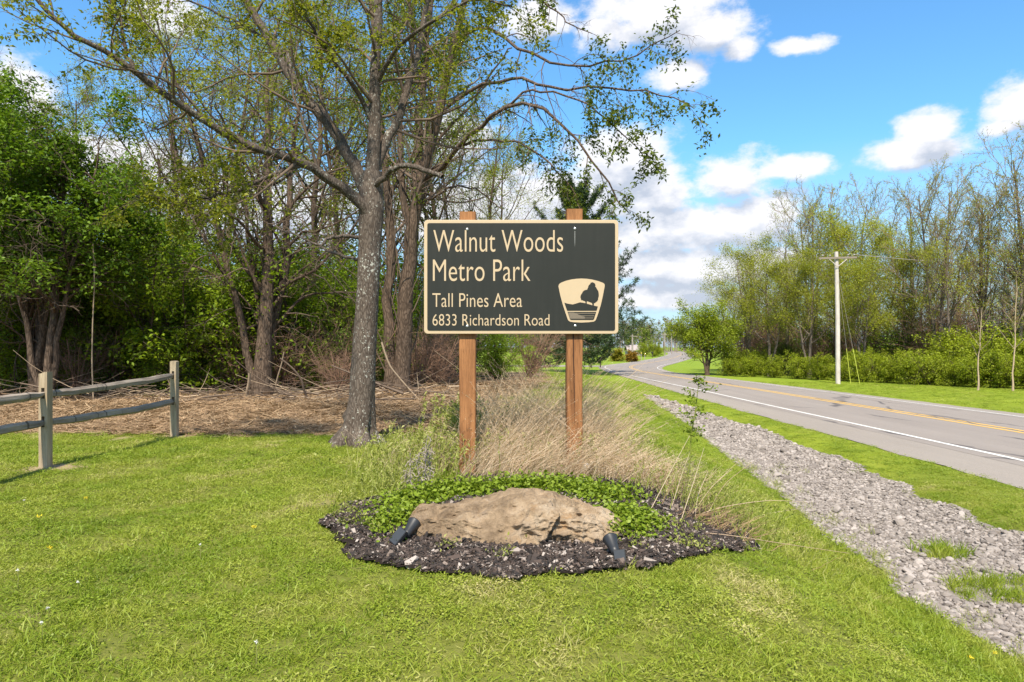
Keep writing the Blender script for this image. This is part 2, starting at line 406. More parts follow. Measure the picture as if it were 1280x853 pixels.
# ------------------------------------------------------------------ road
LE = np.array([(8.4, -40), (8.4, 11), (8.35, 28.7), (8.6, 46), (8.75, 57), (9.1, 68), (11.2, 85), (20.5, 112), (35, 162), (56, 247), (92, 420)])
RE = np.array([(18.6, -40), (18.0, 11), (17.3, 28.7), (16.0, 46), (15.1, 57), (15.0, 66), (17.6, 80), (26.2, 107), (41.5, 157), (63, 240), (99, 410)])
def dens(poly, n=420):
    k = np.linspace(0, len(poly) - 1, n); idx = np.arange(len(poly))
    # smooth parametric interpolation (Catmull-Rom)
    out = []
    for q in k:
        i = min(int(q), len(poly) - 2); f = q - i
        p0, p1, p2, p3 = poly[max(i - 1, 0)], poly[i], poly[i + 1], poly[min(i + 2, len(poly) - 1)]
        out.append(.5 * (2 * p1 + (p2 - p0) * f + (2 * p0 - 5 * p1 + 4 * p2 - p3) * f * f + (3 * p1 - p0 - 3 * p2 + p3) * f ** 3))
    return np.array(out)
LEd, REd = dens(LE), dens(RE)
def strip(name, u0, u1, mat, z, cols=2, jitter=0):
    """a sheet along the road between two fractions of its width (arrays allowed)"""
    n = len(LEd); u0 = np.broadcast_to(u0, n); u1 = np.broadcast_to(u1, n)
    V = []
    for c in np.linspace(0, 1, cols):
        u = u0 + (u1 - u0) * c
        p = LEd + (REd - LEd) * u[:, None]
        if jitter and c in (0, 1):
            p = p + jitter * (fbm(np.stack([p[:, 0], p[:, 1], 0 * p[:, 0]], -1), 2.3, 3) - .5)[:, None] * np.array([1, 0])
        crown = .07 * (1 - (2 * u - 1) ** 2)
        V.append(np.stack([p[:, 0], p[:, 1], z + crown], -1))
    V = np.stack(V, 1).reshape(-1, 3)
    i = np.arange(n - 1)[:, None] * cols + np.arange(cols - 1)[None]
    Q = np.stack([i, i + 1, i + cols + 1, i + cols], -1).reshape(-1, 4)
    return quads(name, V, Q, mat)
def asphalt(name, a, b, cracks=True, speck=.5):
    m, nt, p, out = newmat(name); t = NT(nt); o = t.coord('Object')
    base = t.mix(t.noise(t.coord('Object', (1.2, .12, 1)), 1.1, 5, .6), a, b)
    sp = t.noise(o, 60, 4, .8)
    base = t.mix(t.mr(sp, .45, .75, 0, speck), base, tuple(min(1, q * 1.7) for q in b))
    if cracks:
        vo = t.n('ShaderNodeTexVoronoi', feature='DISTANCE_TO_EDGE'); vo.inputs['Scale'].default_value = .33
        t.l(t.mix(.25, t.coord('Object', (1, .45, 1)), t.noise_color(o, 1.2)), vo.inputs['Vector'])
        ck = t.math('MULTIPLY', t.mr(vo.outputs['Distance'], .004, .014, 1, 0), t.mr(t.noise(o, .35, 2), .42, .55))
        base = t.mix(ck, base, (.09, .08, .078))
    t.l(base, p.inputs['Base Color']); p.inputs['Roughness'].default_value = .88; p.inputs['Specular IOR Level'].default_value = .2
    t.bump(sp, .4, .006, p); return m
yy = LEd[:, 1]
u_near = np.interp(yy, [-40, 12, 36, 60, 500], [.18, .185, .175, .10, .09]); u_far = np.interp(yy, [-40, 22, 45, 60, 500], [.885, .885, .90, .93, .93])
M['asphalt'] = asphalt('asphalt', (.155, .131, .115), (.258, .226, .20)); M['shoulder'] = asphalt('shoulder', (.18, .155, .132), (.265, .232, .20), False, .6)
def paint(name, col, wear):
    m, nt, p, out = newmat(name); t = NT(nt); o = t.coord('Object')
    n = t.noise(o, 9, 6, .75); c = t.mix(t.mr(n, wear, wear + .12, 0, .75), col, (.27, .25, .24))
    t.l(c, p.inputs['Base Color']); p.inputs['Roughness'].default_value = .8; return m
tag(obj('road_shoulder', strip('road_shoulder', -.004, 1.004, M['shoulder'], -.004, 9, .25)), kind='structure')
tag(obj('road', strip('road', u_near - .045, u_far + .03, M['asphalt'], .0, 9, .1)), kind='structure')
M['paint_w'] = paint('paint_white', (.62, .60, .56), .50); M['paint_y'] = paint('paint_yellow', (.62, .36, .05), .52)
wu = .13 / 9 * np.interp(yy, [0, 50, 90, 200], [1, 1, .6, .5])
tag(obj('road_marking', strip('road_marking', u_near - wu * .45, u_near + wu * .45, M['paint_w'], .005)), kind='structure')
tag(obj('road_marking', strip('road_marking', u_far - wu * .45, u_far + wu * .45, M['paint_w'], .005)), kind='structure')
um = (u_near + u_far) / 2
for s in (-1, 1):
    tag(obj('road_marking', strip('road_marking', um + s * .018 - wu * .5, um + s * .018 + wu * .5, M['paint_y'], .005)), kind='structure')
# dark crack-sealer lines wandering beside the yellow lines
P = []; g = np.random.default_rng(5)
for (y0, ln, uo) in ((17, 6, .02), (24, 6, .03), (20, 3, .05)):
    k = np.linspace(0, 1, 16); y = y0 + ln * k
    c = 13.4 + uo * 9 + np.cumsum(g.normal(0, .07, 16)) + (k * 1.2 if uo > .1 else 0)
    z = .006 + .07 * (1 - (2 * ((c - 8.4) / 9.2) - 1) ** 2)
    P.append(np.stack([c, y, z], -1))
P = np.array(P); Wd = np.abs(g.normal(.010, .010, P.shape[:2])) + .002
Vr, Qr = ribbons(P, Wd, np.repeat([[0, 0, 1.0]], len(P), 0))
tag(obj('road_crack', quads('road_crack', Vr, Qr, plain('tar', (.03, .028, .028), .6))), kind='structure')
# pale driveway leaving the road on the far side of the lawn
xs_ = np.linspace(-22, 11.5, 60); ys_ = np.linspace(80.5, 85.5, 8)
me, _ = grid_mesh('driveway', xs_, ys_, zf, M['shoulder'], None, .03); tag(obj('driveway', me), kind='structure')

# ------------------------------------------------------------------ scatter: many small pieces of stuff as instances on points
def scatter(name, P, rot, scl, idx, variants):
    col = bpy.data.collections.new(name + '_pieces')
    for k, me in enumerate(variants):
        o = bpy.data.objects.new('%s_piece_%02d' % (name, k), me); col.objects.link(o)
    me = bpy.data.meshes.new(name); me.vertices.add(len(P)); me.vertices.foreach_set('co', np.asarray(P, np.float32).ravel())
    a = me.attributes.new('rot', 'FLOAT_VECTOR', 'POINT'); a.data.foreach_set('vector', np.asarray(rot, np.float32).ravel())
    a = me.attributes.new('scl', 'FLOAT_VECTOR', 'POINT'); s = np.asarray(scl, np.float32); s = np.repeat(s[:, None], 3, 1) if s.ndim == 1 else s
    a.data.foreach_set('vector', s.ravel())
    a = me.attributes.new('idx', 'INT', 'POINT'); a.data.foreach_set('value', np.asarray(idx, np.int32))
    me.update()
    o = obj(name, me)
    ng = bpy.data.node_groups.new(name, 'GeometryNodeTree')
    ng.interface.new_socket('Geometry', in_out='INPUT', socket_type='NodeSocketGeometry'); ng.interface.new_socket('Geometry', in_out='OUTPUT', socket_type='NodeSocketGeometry')
    N, L = ng.nodes, ng.links
    gi = N.new('NodeGroupInput'); go = N.new('NodeGroupOutput'); iop = N.new('GeometryNodeInstanceOnPoints')
    ci = N.new('GeometryNodeCollectionInfo'); ci.inputs[0].default_value = col; ci.inputs['Separate Children'].default_value = True; ci.inputs['Reset Children'].default_value = True
    def na(nm, ty):
        x = N.new('GeometryNodeInputNamedAttribute'); x.data_type = ty; x.inputs[0].default_value = nm; return x.outputs[0]
    L.new(gi.outputs[0], iop.inputs['Points']); L.new(ci.outputs[0], iop.inputs['Instance']); iop.inputs['Pick Instance'].default_value = True
    L.new(na('idx', 'INT'), iop.inputs['Instance Index']); L.new(na('rot', 'FLOAT_VECTOR'), iop.inputs['Rotation']); L.new(na('scl', 'FLOAT_VECTOR'), iop.inputs['Scale'])
    L.new(iop.outputs[0], go.inputs[0])
    md = o.modifiers.new('scatter', 'NODES'); md.node_group = ng
    return o

# ------------------------------------------------------------------ gravel channel
def in_gravel(x, y, pad=0.0):
    w = (fbm(xy0(x, y), 1.1, 3) - .5) * 1.1
    return (x > gl(y) + w * .6 + pad) & (x < gr(y) + w * .5 - pad) & (y < 33)
# two weedy tongues inside the channel
TONGUE = [GP(1180, 694), GP(1240, 742), GP(1268, 770)]
def in_tongue(x, y):
    w = (fbm(xy0(x, y), 3, 3) - .5) * .5
    a = np.hypot((x - TONGUE[0].x) / .34, (y - TONGUE[0].y) / .22) + w < 1
    c = TONGUE[1]; b = np.hypot((x - c.x - .35) / .75, (y - c.y) / .42) + w < 1
    return a | b
m, nt, p, out = newmat('gravel'); t = NT(nt); oi = t.n('ShaderNodeObjectInfo'); o_ = t.coord('Object')
c = t.ramp(oi.outputs['Random'], [(0, (.12, .10, .086)), (.3, (.19, .16, .138)), (.7, (.265, .228, .198)), (1, (.38, .33, .295))])
c = t.mix(t.mr(t.noise(o_, 22, 5, .7), .35, .7, 0, .45), c, (.22, .19, .17)); t.l(c, p.inputs['Base Color']); p.inputs['Roughness'].default_value = .9
t.bump(t.noise(o_, 45, 4), .4, .006, p); M['gravel'] = m
M['gravel_bed'] = plain('gravel_bed', (.21, .18, .155), .95, .5, 30, 0, .8)
def stone_mesh(k):
    bm = bmesh.new(); bmesh.ops.create_icosphere(bm, subdivisions=2, radius=1)
    g = np.random.default_rng(100 + k); sc3 = np.array([1, g.uniform(.65, .95), g.uniform(.42, .7)])
    cuts = nrm(g.normal(size=(7, 3))); dd = g.uniform(.55, .9, 7)
    for v in bm.verts:
        q = np.array(v.co)
        for n_, d_ in zip(cuts, dd):
            e = q @ n_ - d_
            if e > 0: q = q - n_ * e
        q = q * (1 + .1 * (float(vnoise(q[None] + 7 * k, 2.5)[0]) - .5)); v.co = Vector(q * sc3)
    me = bpy.data.meshes.new('stone'); bm.to_mesh(me); bm.free(); me.materials.append(M['gravel']); return me
stones = [stone_mesh(k) for k in range(9)]
xs_ = np.arange(2, 8.4, .09); ys_ = np.arange(1.5, 33, .09)
me, _ = grid_mesh('gravel_bed', xs_, ys_, zf, M['gravel_bed'], lambda x, y: in_gravel(x, y, -.02), .012)
bed = tag(obj('gravel_bed', me), kind='structure')
g = np.random.default_rng(21)
n = 250000; y = 1.6 + 31 * g.random(n) ** 1.7; x = g.uniform(2.0, 8.2, n)
ok = in_gravel(x, y) & (~in_tongue(x, y) | (g.random(n) < .05)) & (np.abs(x) < y * .84 + 1.2); x, y = x[ok], y[ok]
n = len(x); print('gravel', n)
sz = np.exp(g.normal(math.log(.0150), .42, n)) * np.interp(y, [4, 12, 30], [1, 1.3, 2.2])
P = np.stack([x, y, zf(x, y) + .012 + sz * g.uniform(-.1, .55, n)], -1)
rot = g.uniform(-.5, .5, (n, 3)); rot[:, 2] = g.uniform(0, 6.28, n); idx = g.integers(0, 9, n)
app = sz / y * ((np.abs(x / y) < .74) & (y > 2.9)); big = np.argsort(-app)[:290]; rest = np.setdiff1d(np.arange(n), big)
tag(scatter('gravel', P[rest], rot[rest], sz[rest], idx[rest], stones), 'loose pale crushed limestone filling the roadside drainage channel', kind='stuff')
for k in big:
    o = obj('stone', stones[idx[k]], bed, P[k]); o.rotation_euler = rot[k]; o.scale = (sz[k] * 1.12,) * 3

# ------------------------------------------------------------------ mulch bed
MP = [GP(*q) for q in ((403, 655), (412, 678), (440, 703), (500, 716), (560, 722), (640, 724), (710, 723), (770, 717), (830, 706), (890, 696), (940, 688),
                       (952, 670), (918, 642), (880, 628), (830, 615), (740, 602), (640, 598), (540, 604), (480, 622), (430, 634))]
MPOLY = np.array([(q.x, q.y) for q in MP])
MC = MPOLY.mean(0)
def in_mulch(x, y, w=.12):
    d = (fbm(xy0(x, y), 4, 3) - .5) * w; e = (fbm(xy0(x + 9, y), 4, 3) - .5) * w
    return inpoly(x + d, y + e, MPOLY)
M['mulch'] = plain('mulch', (.022, .016, .013), .95, .6, 60, 0, 1.0, .1)
xs_ = np.arange(-2, 3, .035); ys_ = np.arange(3.2, 6.8, .035)
me, _ = grid_mesh('mulch_bed', xs_, ys_, lambda x, y: zf(x, y) + .008 + .03 * fbm(xy0(x, y), 7, 3), M['mulch'], lambda x, y: in_mulch(x, y), 0)
tag(obj('mulch_bed', me), kind='structure')
m, nt, p, out = newmat('mulch_chip'); t = NT(nt); oi = t.n('ShaderNodeObjectInfo')
c = t.ramp(oi.outputs['Random'], [(0, (.012, .009, .008)), (.5, (.035, .024, .018)), (.84, (.075, .05, .038)), (.91, (.20, .155, .125)), (1, (.36, .31, .27))])
t.l(c, p.inputs['Base Color']); p.inputs['Roughness'].default_value = .85; M['chip'] = m
chips = []
for k in range(6):
    g = np.random.default_rng(300 + k); mb = MB(); L_, w_, h_ = 1, g.uniform(.18, .5), g.uniform(.08, .22)
    mb.box((-L_ / 2, -w_ / 2, -h_ / 2), (L_ / 2, w_ / 2, h_ / 2)); v = mb.V[0]; v += g.normal(0, .09, v.shape); mb.V[0] = v
    chips.append(mb.mesh('chip', M['chip'], False))
g = np.random.default_rng(31); n = 120000; x = g.uniform(-1.6, 2.2, n); y = g.uniform(3.3, 6.5, n); ok = in_mulch(x, y, .32); x, y = x[ok], y[ok]
keep = (y < 5.4) | (g.random(len(x)) < .25); x, y = x[keep], y[keep]; n = len(x); print('chips', n)
sz = np.exp(g.normal(math.log(.0165), .45, n)); rot = np.stack([g.normal(0, .45, n), g.normal(0, .45, n), g.uniform(0, 6.28, n)], -1)
P = np.stack([x, y, zf(x, y) + .008 + .03 * fbm(xy0(x, y), 7, 3) + g.uniform(0, .010, n)], -1)
tag(scatter('mulch_chips', P, rot, sz, g.integers(0, 6, n), chips), 'dark bark mulch chips with pale flecks around the boulder', kind='stuff')

# ------------------------------------------------------------------ lawn
def grass_clump(k, nb=34, rad=.075, h=(.024, .052), wd=.0021, lean=.7):
    g = np.random.default_rng(400 + k)
    a = g.uniform(0, 6.28, nb); r = rad * np.sqrt(g.random(nb)); p0 = np.stack([r * np.cos(a), r * np.sin(a), np.full(nb, -.006)], -1)
    H = g.uniform(h[0], h[1], nb)[:, None]; d = np.stack([g.normal(0, lean, nb), g.normal(0, lean, nb), np.ones(nb)], -1); d = nrm(d)
    bend = np.stack([g.normal(0, .45, nb), g.normal(0, .45, nb), -np.abs(g.normal(.15, .25, nb))], -1)
    P = np.stack([p0 + d * H * s + bend * H * s * s * .8 for s in (0, .4, .75, 1.0)], 1)
    Wd = wd * g.uniform(.7, 1.3, nb)[:, None] * np.array([1, .95, .65, .12])[None]
    V, Q = ribbons(P, Wd, nrm(g.normal(size=(nb, 3)) * np.array([1, 1, .2])))
    return quads('grass_clump', V, Q, M['grass'])
def leaf_clump(k):
    g = np.random.default_rng(450 + k); n = 44
    p = np.stack([g.normal(0, .05, n), g.normal(0, .05, n), g.uniform(.008, .034, n)], -1)
    V, Q = leaf_cards(p, g.uniform(.009, .017, n), .75, 0, .8, .1, g)
    return quads('clover_clump', V, Q, M['grass'])
clumps = [grass_clump(k) for k in range(5)] + [leaf_clump(0), leaf_clump(1)] + [grass_clump(9, 16, .06, (.06, .11), .0024, .4)]
g = np.random.default_rng(41)
PX, PY, SC = [], [], []
for (y0, y1, den, s) in ((2.2, 4.2, 420, .95), (4.2, 7, 270, 1.05), (7, 12, 150, 1.3), (12, 22, 52, 1.9), (22, 46, 14, 3.0)):
    xm = y1 * .84 + 1.2; n = int(den * 2 * xm * (y1 - y0)); x = g.uniform(-xm, xm, n); y = g.uniform(y0, y1, n)
    la = litter_amt(x, y); ba = bare_amt(x, y)
    ok = (np.abs(x) < y * .84 + 1.0) & (g.random(n) > la * 1.04 - (.02 if y1 < 20 else 0)) & (g.random(n) > ba * .85)
    ok &= ~(in_gravel(x, y, .05) & ~in_tongue(x, y)) & ~in_mulch(MC[0] + (x - MC[0]) * 1.035, MC[1] + (y - MC[1]) * 1.05, .22)
    le = np.interp(y, LE[:, 1], LE[:, 0]); re = np.interp(y, RE[:, 1], RE[:, 0])
    ok &= (x < le + .1 * (fbm(xy0(x, y), 2.3, 2) - .5) - .02) | (x > re + .1)
    PX.append(x[ok]); PY.append(y[ok]); SC.append(np.full(ok.sum(), s))
x = np.concatenate(PX); y = np.concatenate(PY); s = np.concatenate(SC); n = len(x); print('grass', n)
tuft = .55 * fbm(xy0(x + 3, y + 8), 2.2, 3) + .45 * fbm(xy0(x + 13, y + 8), 6.5, 2); bank = np.exp(-((x - gl(y) + .5) / .7) ** 2) * (x < gl(y) + .4)
hz = np.clip(.55 + 1.0 * (tuft - .3), .45, 1.4) * (1 + .5 * bank * (y < 9))
near_bed = np.zeros(n)
idx = np.where(g.random(n) < .07 + .12 * (fbm(xy0(x + 20, y), .9, 3) > .55), g.integers(5, 7, n), g.integers(0, 5, n))
ton = in_tongue(x, y); hz = np.where(ton, 1.7, hz)
idx = np.where((g.random(n) < .5 * ton + .04 + .35 * bank * (y < 9)), 7, idx)
rot = np.stack([g.normal(0, .12, n), g.normal(0, .12, n), g.uniform(0, 6.28, n)], -1)
scl = np.stack([s * g.uniform(.8, 1.2, n), s * g.uniform(.8, 1.2, n), np.minimum(s, 1.3) * np.interp(y, [0, 10, 16, 30], [1, 1, .75, .8]) * hz * g.uniform(.8, 1.2, n)], -1)
tag(scatter('grass', np.stack([x, y, zf(x, y)], -1), rot, scl, idx, clumps), 'short mown green grass of the lawn and the road verges', kind='stuff')
# dandelion clocks and yellow heads dotted through the lawn
m_white = plain('seed_head', (.72, .70, .66), .9); m_yell = plain('dandelion', (.72, .55, .02), .7)
pts = [(60, 785), (52, 805), (320, 832), (97, 750), (22, 735), (250, 700), (30, 640)]
mbw = MB(); mst = MB()
for i, (px, py) in enumerate(pts):
    q = GP(px, py); h = .09; c = np.array([q.x, q.y, q.z + h]); pos = c + nrm(rng.normal(size=(40, 3))) * .004
    V_, Q_ = leaf_cards(pos, .007, .3, 0, 0, .05); mbw.add(V_, Q_)
    mst.tubes(np.array([[q.x, q.y, q.z], [q.x + .004, q.y, q.z + h * .5], [q.x, q.y, q.z + h]]), np.array([.0018] * 3), 4)
    if i < 2: pass
tag(obj('dandelion_clocks', mbw.mesh('dandelion_clocks', m_white)), 'white dandelion clocks dotted through the lawn', kind='stuff')
mby = MB()
for (px, py) in ((1214, 838), (1244, 829), (107, 634), (738, 668), (318, 672), (48, 658), (62, 700)):
    q = GP(px, py); c = np.array([q.x, q.y, q.z + .07]); pos = c + rng.normal(size=(26, 3)) * np.array([.006, .006, .002])
    V_, Q_ = leaf_cards(pos, .014, .3, -.4, .3, .05); mby.add(V_, Q_)
    mst.tubes(np.array([[q.x, q.y, q.z], [q.x + .004, q.y, q.z + .035], [q.x, q.y, q.z + .07]]), np.array([.0018] * 3), 4)
tag(obj('dandelion_flowers', mby.mesh('dandelion_flowers', m_yell)), 'small yellow dandelion flowers in the grass', kind='stuff')
tag(obj('dandelion_stems', mst.mesh('dandelion_stems', M['weed_green'])), 'thin green stems under the dandelion heads', kind='stuff')
# straw and bark litter on the ground under the trees
strips = []
for k in range(4):
    g2 = np.random.default_rng(500 + k); nb = 26
    p0 = np.stack([g2.normal(0, .16, nb), g2.normal(0, .16, nb), g2.uniform(0, .025, nb)], -1); a = g2.normal(0, .9, nb); L_ = g2.uniform(.06, .26, nb)[:, None]
    d = np.stack([np.cos(a), np.sin(a), g2.normal(.02, .1, nb)], -1)
    P = np.stack([p0, p0 + d * L_ * .5 + g2.normal(0, .008, (nb, 3)), p0 + d * L_], 1)
    V_, Q_ = ribbons(P, g2.uniform(.002, .007, nb)[:, None] * np.array([1, 1, .4])[None], np.repeat([[0, 0, 1.0]], nb, 0) + g2.normal(0, .3, (nb, 3)))
    strips.append(quads('litter_strip', V_, Q_, M['litter_strip']))
g = np.random.default_rng(51); x = np.concatenate([g.uniform(-11, 2, 9000), g.uniform(-19, 3, 6000)]); y = np.concatenate([g.uniform(9.3, 15, 9000), g.uniform(15, 26, 6000)])
ok = g.random(len(x)) < litter_amt(x, y) * .5; x, y = x[ok], y[ok]; n = len(x)
tag(scatter('straw_litter', np.stack([x, y, zf(x, y) + .004], -1), np.stack([g.normal(0, .1, n), g.normal(0, .1, n), g.uniform(0, 6.28, n)], -1), np.interp(y, [9, 26], [.9, 2.0]) * g.uniform(.6, 1.3, n), g.integers(0, 4, n), strips),
    'pale dry straw and bark litter on bare ground before the woods', kind='stuff')

# ------------------------------------------------------------------ park sign
YS = 6.20                                                     # the board's face
def sp(px, py, y=YS): return W(px, py, y)
def wood(name, a, b, knots=True):
    m, nt, p, out = newmat(name); t = NT(nt); v = t.coord('Object', (14, 14, .9))
    n1 = t.noise(v, 2.2, 7, .6); n2 = t.noise(t.coord('Object', (1, 1, .5)), 3.5, 3)
    c = t.ramp(t.math('ADD', t.math('MULTIPLY', n1, .65), t.math('MULTIPLY', n2, .35)), [(.33, a), (.62, b)])
    fine = t.noise(t.coord('Object', (60, 60, 2)), 3, 4, .7); c = t.mix(t.mr(fine, .53, .68, 0, .65), c, tuple(q * .35 for q in a))
    if knots:
        vo = t.n('ShaderNodeTexVoronoi'); vo.inputs['Scale'].default_value = 2.6; t.l(t.coord('Object', (1, 1, .8)), vo.inputs['Vector'])
        c = t.mix(t.mr(vo.outputs['Distance'], .05, .17, .85, 0), c, tuple(q * .28 for q in a))
    t.l(c, p.inputs['Base Color']); p.inputs['Roughness'].default_value = .75; p.inputs['Specular IOR Level'].default_value = .25
    t.bump(t.math('ADD', n1, fine), .5, .006, p); return m
M['post'] = wood('post_wood', (.125, .050, .018), (.34, .155, .060)); M['cream'] = plain('cream_plastic', (.445, .34, .212), .6, .06, 20)
m, nt, p, out = newmat('sign_face'); t = NT(nt)
n_ = t.noise(t.coord('Object'), 4, 5, .6); fade = t.noise(t.coord('Object', (9, 1, .6)), 2.5, 4, .6)
t.l(t.mix(t.math('MULTIPLY', n_, fade), (.013, .015, .012), (.030, .030, .025)), p.inputs['Base Color']); p.inputs['Roughness'].default_value = .6; p.inputs['Specular IOR Level'].default_value = .25; M['face'] = m
M['bolt'] = plain('bolt', (.55, .55, .54), .35, .1, 30, .8)
sign = empty('park_sign', sp(651.5, 590, YS + .1)); sx0 = sign.location.copy()
sign.location.z = z1(sx0.x, sx0.y)
tag(sign, 'dark green and cream park sign on two brown timber posts, lettered Walnut Woods Metro Park', 'sign')
OS = sign.location
def rel(v): return Vector(v) - OS
def rrect(x0, x1, z0, z1_, r, n=8):
    pts = []
    for cx, cz, a0 in ((x1 - r, z1_ - r, 0), (x0 + r, z1_ - r, 90), (x0 + r, z0 + r, 180), (x1 - r, z0 + r, 270)):
        for k in range(n + 1): a = R(a0 + 90 * k / n); pts.append((cx + r * math.cos(a), cz + r * math.sin(a)))
    return pts
def slab(name, pts, y0, y1, mat, parent, bevel=0.0, zoff=None):
    """outline (x,z) extruded between y0 (front) and y1"""
    bm = bmesh.new(); f = [bm.verts.new((x, y0, z)) for x, z in pts]; b = [bm.verts.new((x, y1, z)) for x, z in pts]; n = len(pts)
    fr = bm.faces.new(f); bk = bm.faces.new(b[::-1])
    for i in range(n): bm.faces.new((f[(i + 1) % n], f[i], b[i], b[(i + 1) % n]))
    bmesh.ops.recalc_face_normals(bm, faces=bm.faces[:])
    if bevel: bmesh.ops.bevel(bm, geom=[e for e in fr.edges], offset=bevel, segments=2, affect='EDGES', profile=.6)
    bmesh.ops.triangulate(bm, faces=[f_ for f_ in bm.faces if len(f_.verts) > 4])
    me = bpy.data.meshes.new(name); bm.to_mesh(me); bm.free(); me.materials.append(mat); return obj(name, me, parent)
bl, tr_ = rel(sp(530, 417.5)), rel(sp(773, 275)); yf = bl.y
slab('board', rrect(bl.x, tr_.x, bl.z, tr_.z, .035), yf, yf + .03, M['cream'], sign, .004)
k = .030
slab('face_panel', rrect(bl.x + k, tr_.x - k, bl.z + k, tr_.z - k, .018), yf - .004, yf - .0005, M['face'], sign)
rng2 = np.random.default_rng(61)
for px0, px1, top in ((574, 594.5, 264.5), (708.5, 728.5, 261)):
    a = sp(px0, top, YS + .034); b = sp(px1, top, YS + .034); gz = z1((a.x + b.x) / 2, a.y) - .1
    bm = bmesh.new(); w = b.x - a.x; hgt = a.z - gz; nz = 14
    ring = []
    for i in range(nz + 1):
        z = gz + hgt * i / nz; o_ = rng2.normal(0, .0016, 2); c = .008
        pts = [(c, 0), (w * .5, 0), (w - c, 0), (w, c), (w, w - c), (w - c, w), (c, w), (0, w - c), (0, c)]
        ring.append([bm.verts.new((a.x - OS.x + x + o_[0] + rng2.normal(0, .0012), a.y - OS.y + y + .002 + abs(o_[1]), z - OS.z)) for x, y in pts])
    for i in range(nz):
        for j in range(9): bm.faces.new((ring[i][j], ring[i][(j + 1) % 9], ring[i + 1][(j + 1) % 9], ring[i + 1][j]))
    bm.faces.new(ring[-1]); bm.faces.new(ring[0][::-1]); me = bpy.data.meshes.new('post'); bm.to_mesh(me); bm.free(); me.materials.append(M['post']); pst = obj('post', me, sign)
    # drying check down the middle of the right-hand post
    if px0 > 650:
        zz = np.linspace(gz + .55, a.z - .15, 14); xx = (a.x + b.x) / 2 + np.cumsum(rng2.normal(0, .003, 14)); P = np.stack([xx - OS.x, 0 * xx + a.y - OS.y + .0002, zz - OS.z], -1)[None]
        V_, Q_ = ribbons(P, (np.sin(np.linspace(0.15, 3.0, 14)) * .005)[None], np.array([[0, 1.0, 0]])); V_[:, 1] -= .002
        obj('crack', quads('crack', V_, Q_, plain('crack_dark', (.03, .012, .006), .9), False), pst)
for px, py in ((584, 287), (718.5, 286), (584, 408), (719, 407.5)):
    c = rel(sp(px, py)); bm = bmesh.new(); bmesh.ops.create_uvsphere(bm, u_segments=12, v_segments=6, radius=.0125)
    for v in bm.verts: v.co.y *= .5; v.co += Vector((c.x, yf - .0052, c.z))
    me = bpy.data.meshes.new('bolt'); bm.to_mesh(me); bm.free(); me.materials.append(M['bolt']); obj('bolt', me, sign)
    # weathering streak that bled down from the upper bolt
M['streak'] = plain('streak', (.13, .135, .125), .6, .3, 50)
c = rel(sp(718.5, 289)); P = np.stack([np.full(5, c.x), np.full(5, yf - .0046), c.z - np.linspace(0, .14, 5)], -1)[None]
V_, Q_ = ribbons(P, np.array([[.004, .0045, .004, .003, .0005]]), np.array([[0, 1.0, 0]])); V_[:, 1] = yf - .0046
obj('water_stain', quads('water_stain', V_, Q_, M['streak'], False), sign)
def text_mesh(s, off):
    cu = bpy.data.curves.new('lettering', 'FONT'); cu.body = s; cu.extrude = .02; cu.offset = -.005; cu.resolution_u = 6; cu.space_character = 1.02
    o = bpy.data.objects.new('lettering', cu); C.objects.link(o); bpy.context.view_layer.update()
    me = bpy.data.meshes.new_from_object(o.evaluated_get(bpy.context.evaluated_depsgraph_get())); bpy.data.objects.remove(o); return me
def text_co(me):
    c = np.zeros(len(me.vertices) * 3, np.float32); me.vertices.foreach_get('co', c); return c.reshape(-1, 3)
capH = text_co(text_mesh('H', 0)); cap = capH[:, 1].max() - capH[:, 1].min()
for s, x0, x1, ytop, ybase, off in (('Walnut Woods', 541.8, 703.8, 288.2, 315, .0), ('Metro Park', 541.2, 663, 325, 351.6, .0),
                                    ('Tall Pines Area', 540.6, 652.6, 367, 384, .0), ('6833 Richardson Road', 540.8, 686.8, 393.2, 407.2, .0)):
    me = text_mesh(s, off); c = text_co(me)
    a, b = rel(sp(x0, ybase)), rel(sp(x1, ytop)); sx = (b.x - a.x) / (c[:, 0].max() - c[:, 0].min()); sz = (b.z - a.z) / cap
    new = np.stack([a.x + (c[:, 0] - c[:, 0].min()) * sx, np.where(c[:, 2] > 0, yf - .0062, yf - .0040), a.z + c[:, 1] * sz], -1)
    me.vertices.foreach_set('co', new.astype(np.float32).ravel()); me.materials.clear(); me.materials.append(M['cream']); me.update(); me.name = 'lettering'
    # one part for each word: the line is cut at its wide gaps
    cx = sorted((min(new[i][0] for i in p_.vertices), max(new[i][0] for i in p_.vertices)) for p_ in me.polygons); cuts = []; hi = cx[0][1]
    for lo_, h_ in cx:
        if lo_ - hi > .19 * (b.z - a.z): cuts.append((lo_ + hi) / 2)
        hi = max(hi, h_)
    edges_ = [-1e9] + cuts + [1e9]
    for lo_, hi in zip(edges_[:-1], edges_[1:]):
        bm = bmesh.new(); bm.from_mesh(me); bmesh.ops.delete(bm, geom=[v for v in bm.verts if not lo_ < v.co.x < hi], context='VERTS')
        m2 = bpy.data.meshes.new('lettering'); bm.to_mesh(m2); bm.free(); m2.materials.append(M['cream']); obj('lettering', m2, sign)
    print(s, len(cuts) + 1)
def em(pts): return [((lambda v: (v.x, v.z))(rel(sp(680 + x / 8.885, 330 + y / 8.885)))) for x, y in pts]
shield = [(160, 250), (163, 236), (172, 222), (190, 210), (240, 190), (300, 175), (360, 167), (415, 164), (475, 167), (535, 176), (600, 192), (650, 210), (666, 220), (674, 236), (672, 255),
          (655, 345), (632, 450), (605, 540), (578, 615), (568, 632), (552, 642), (500, 649), (415, 653), (330, 649), (290, 643), (272, 632), (262, 615), (240, 550), (210, 460), (180, 350)][::-1]
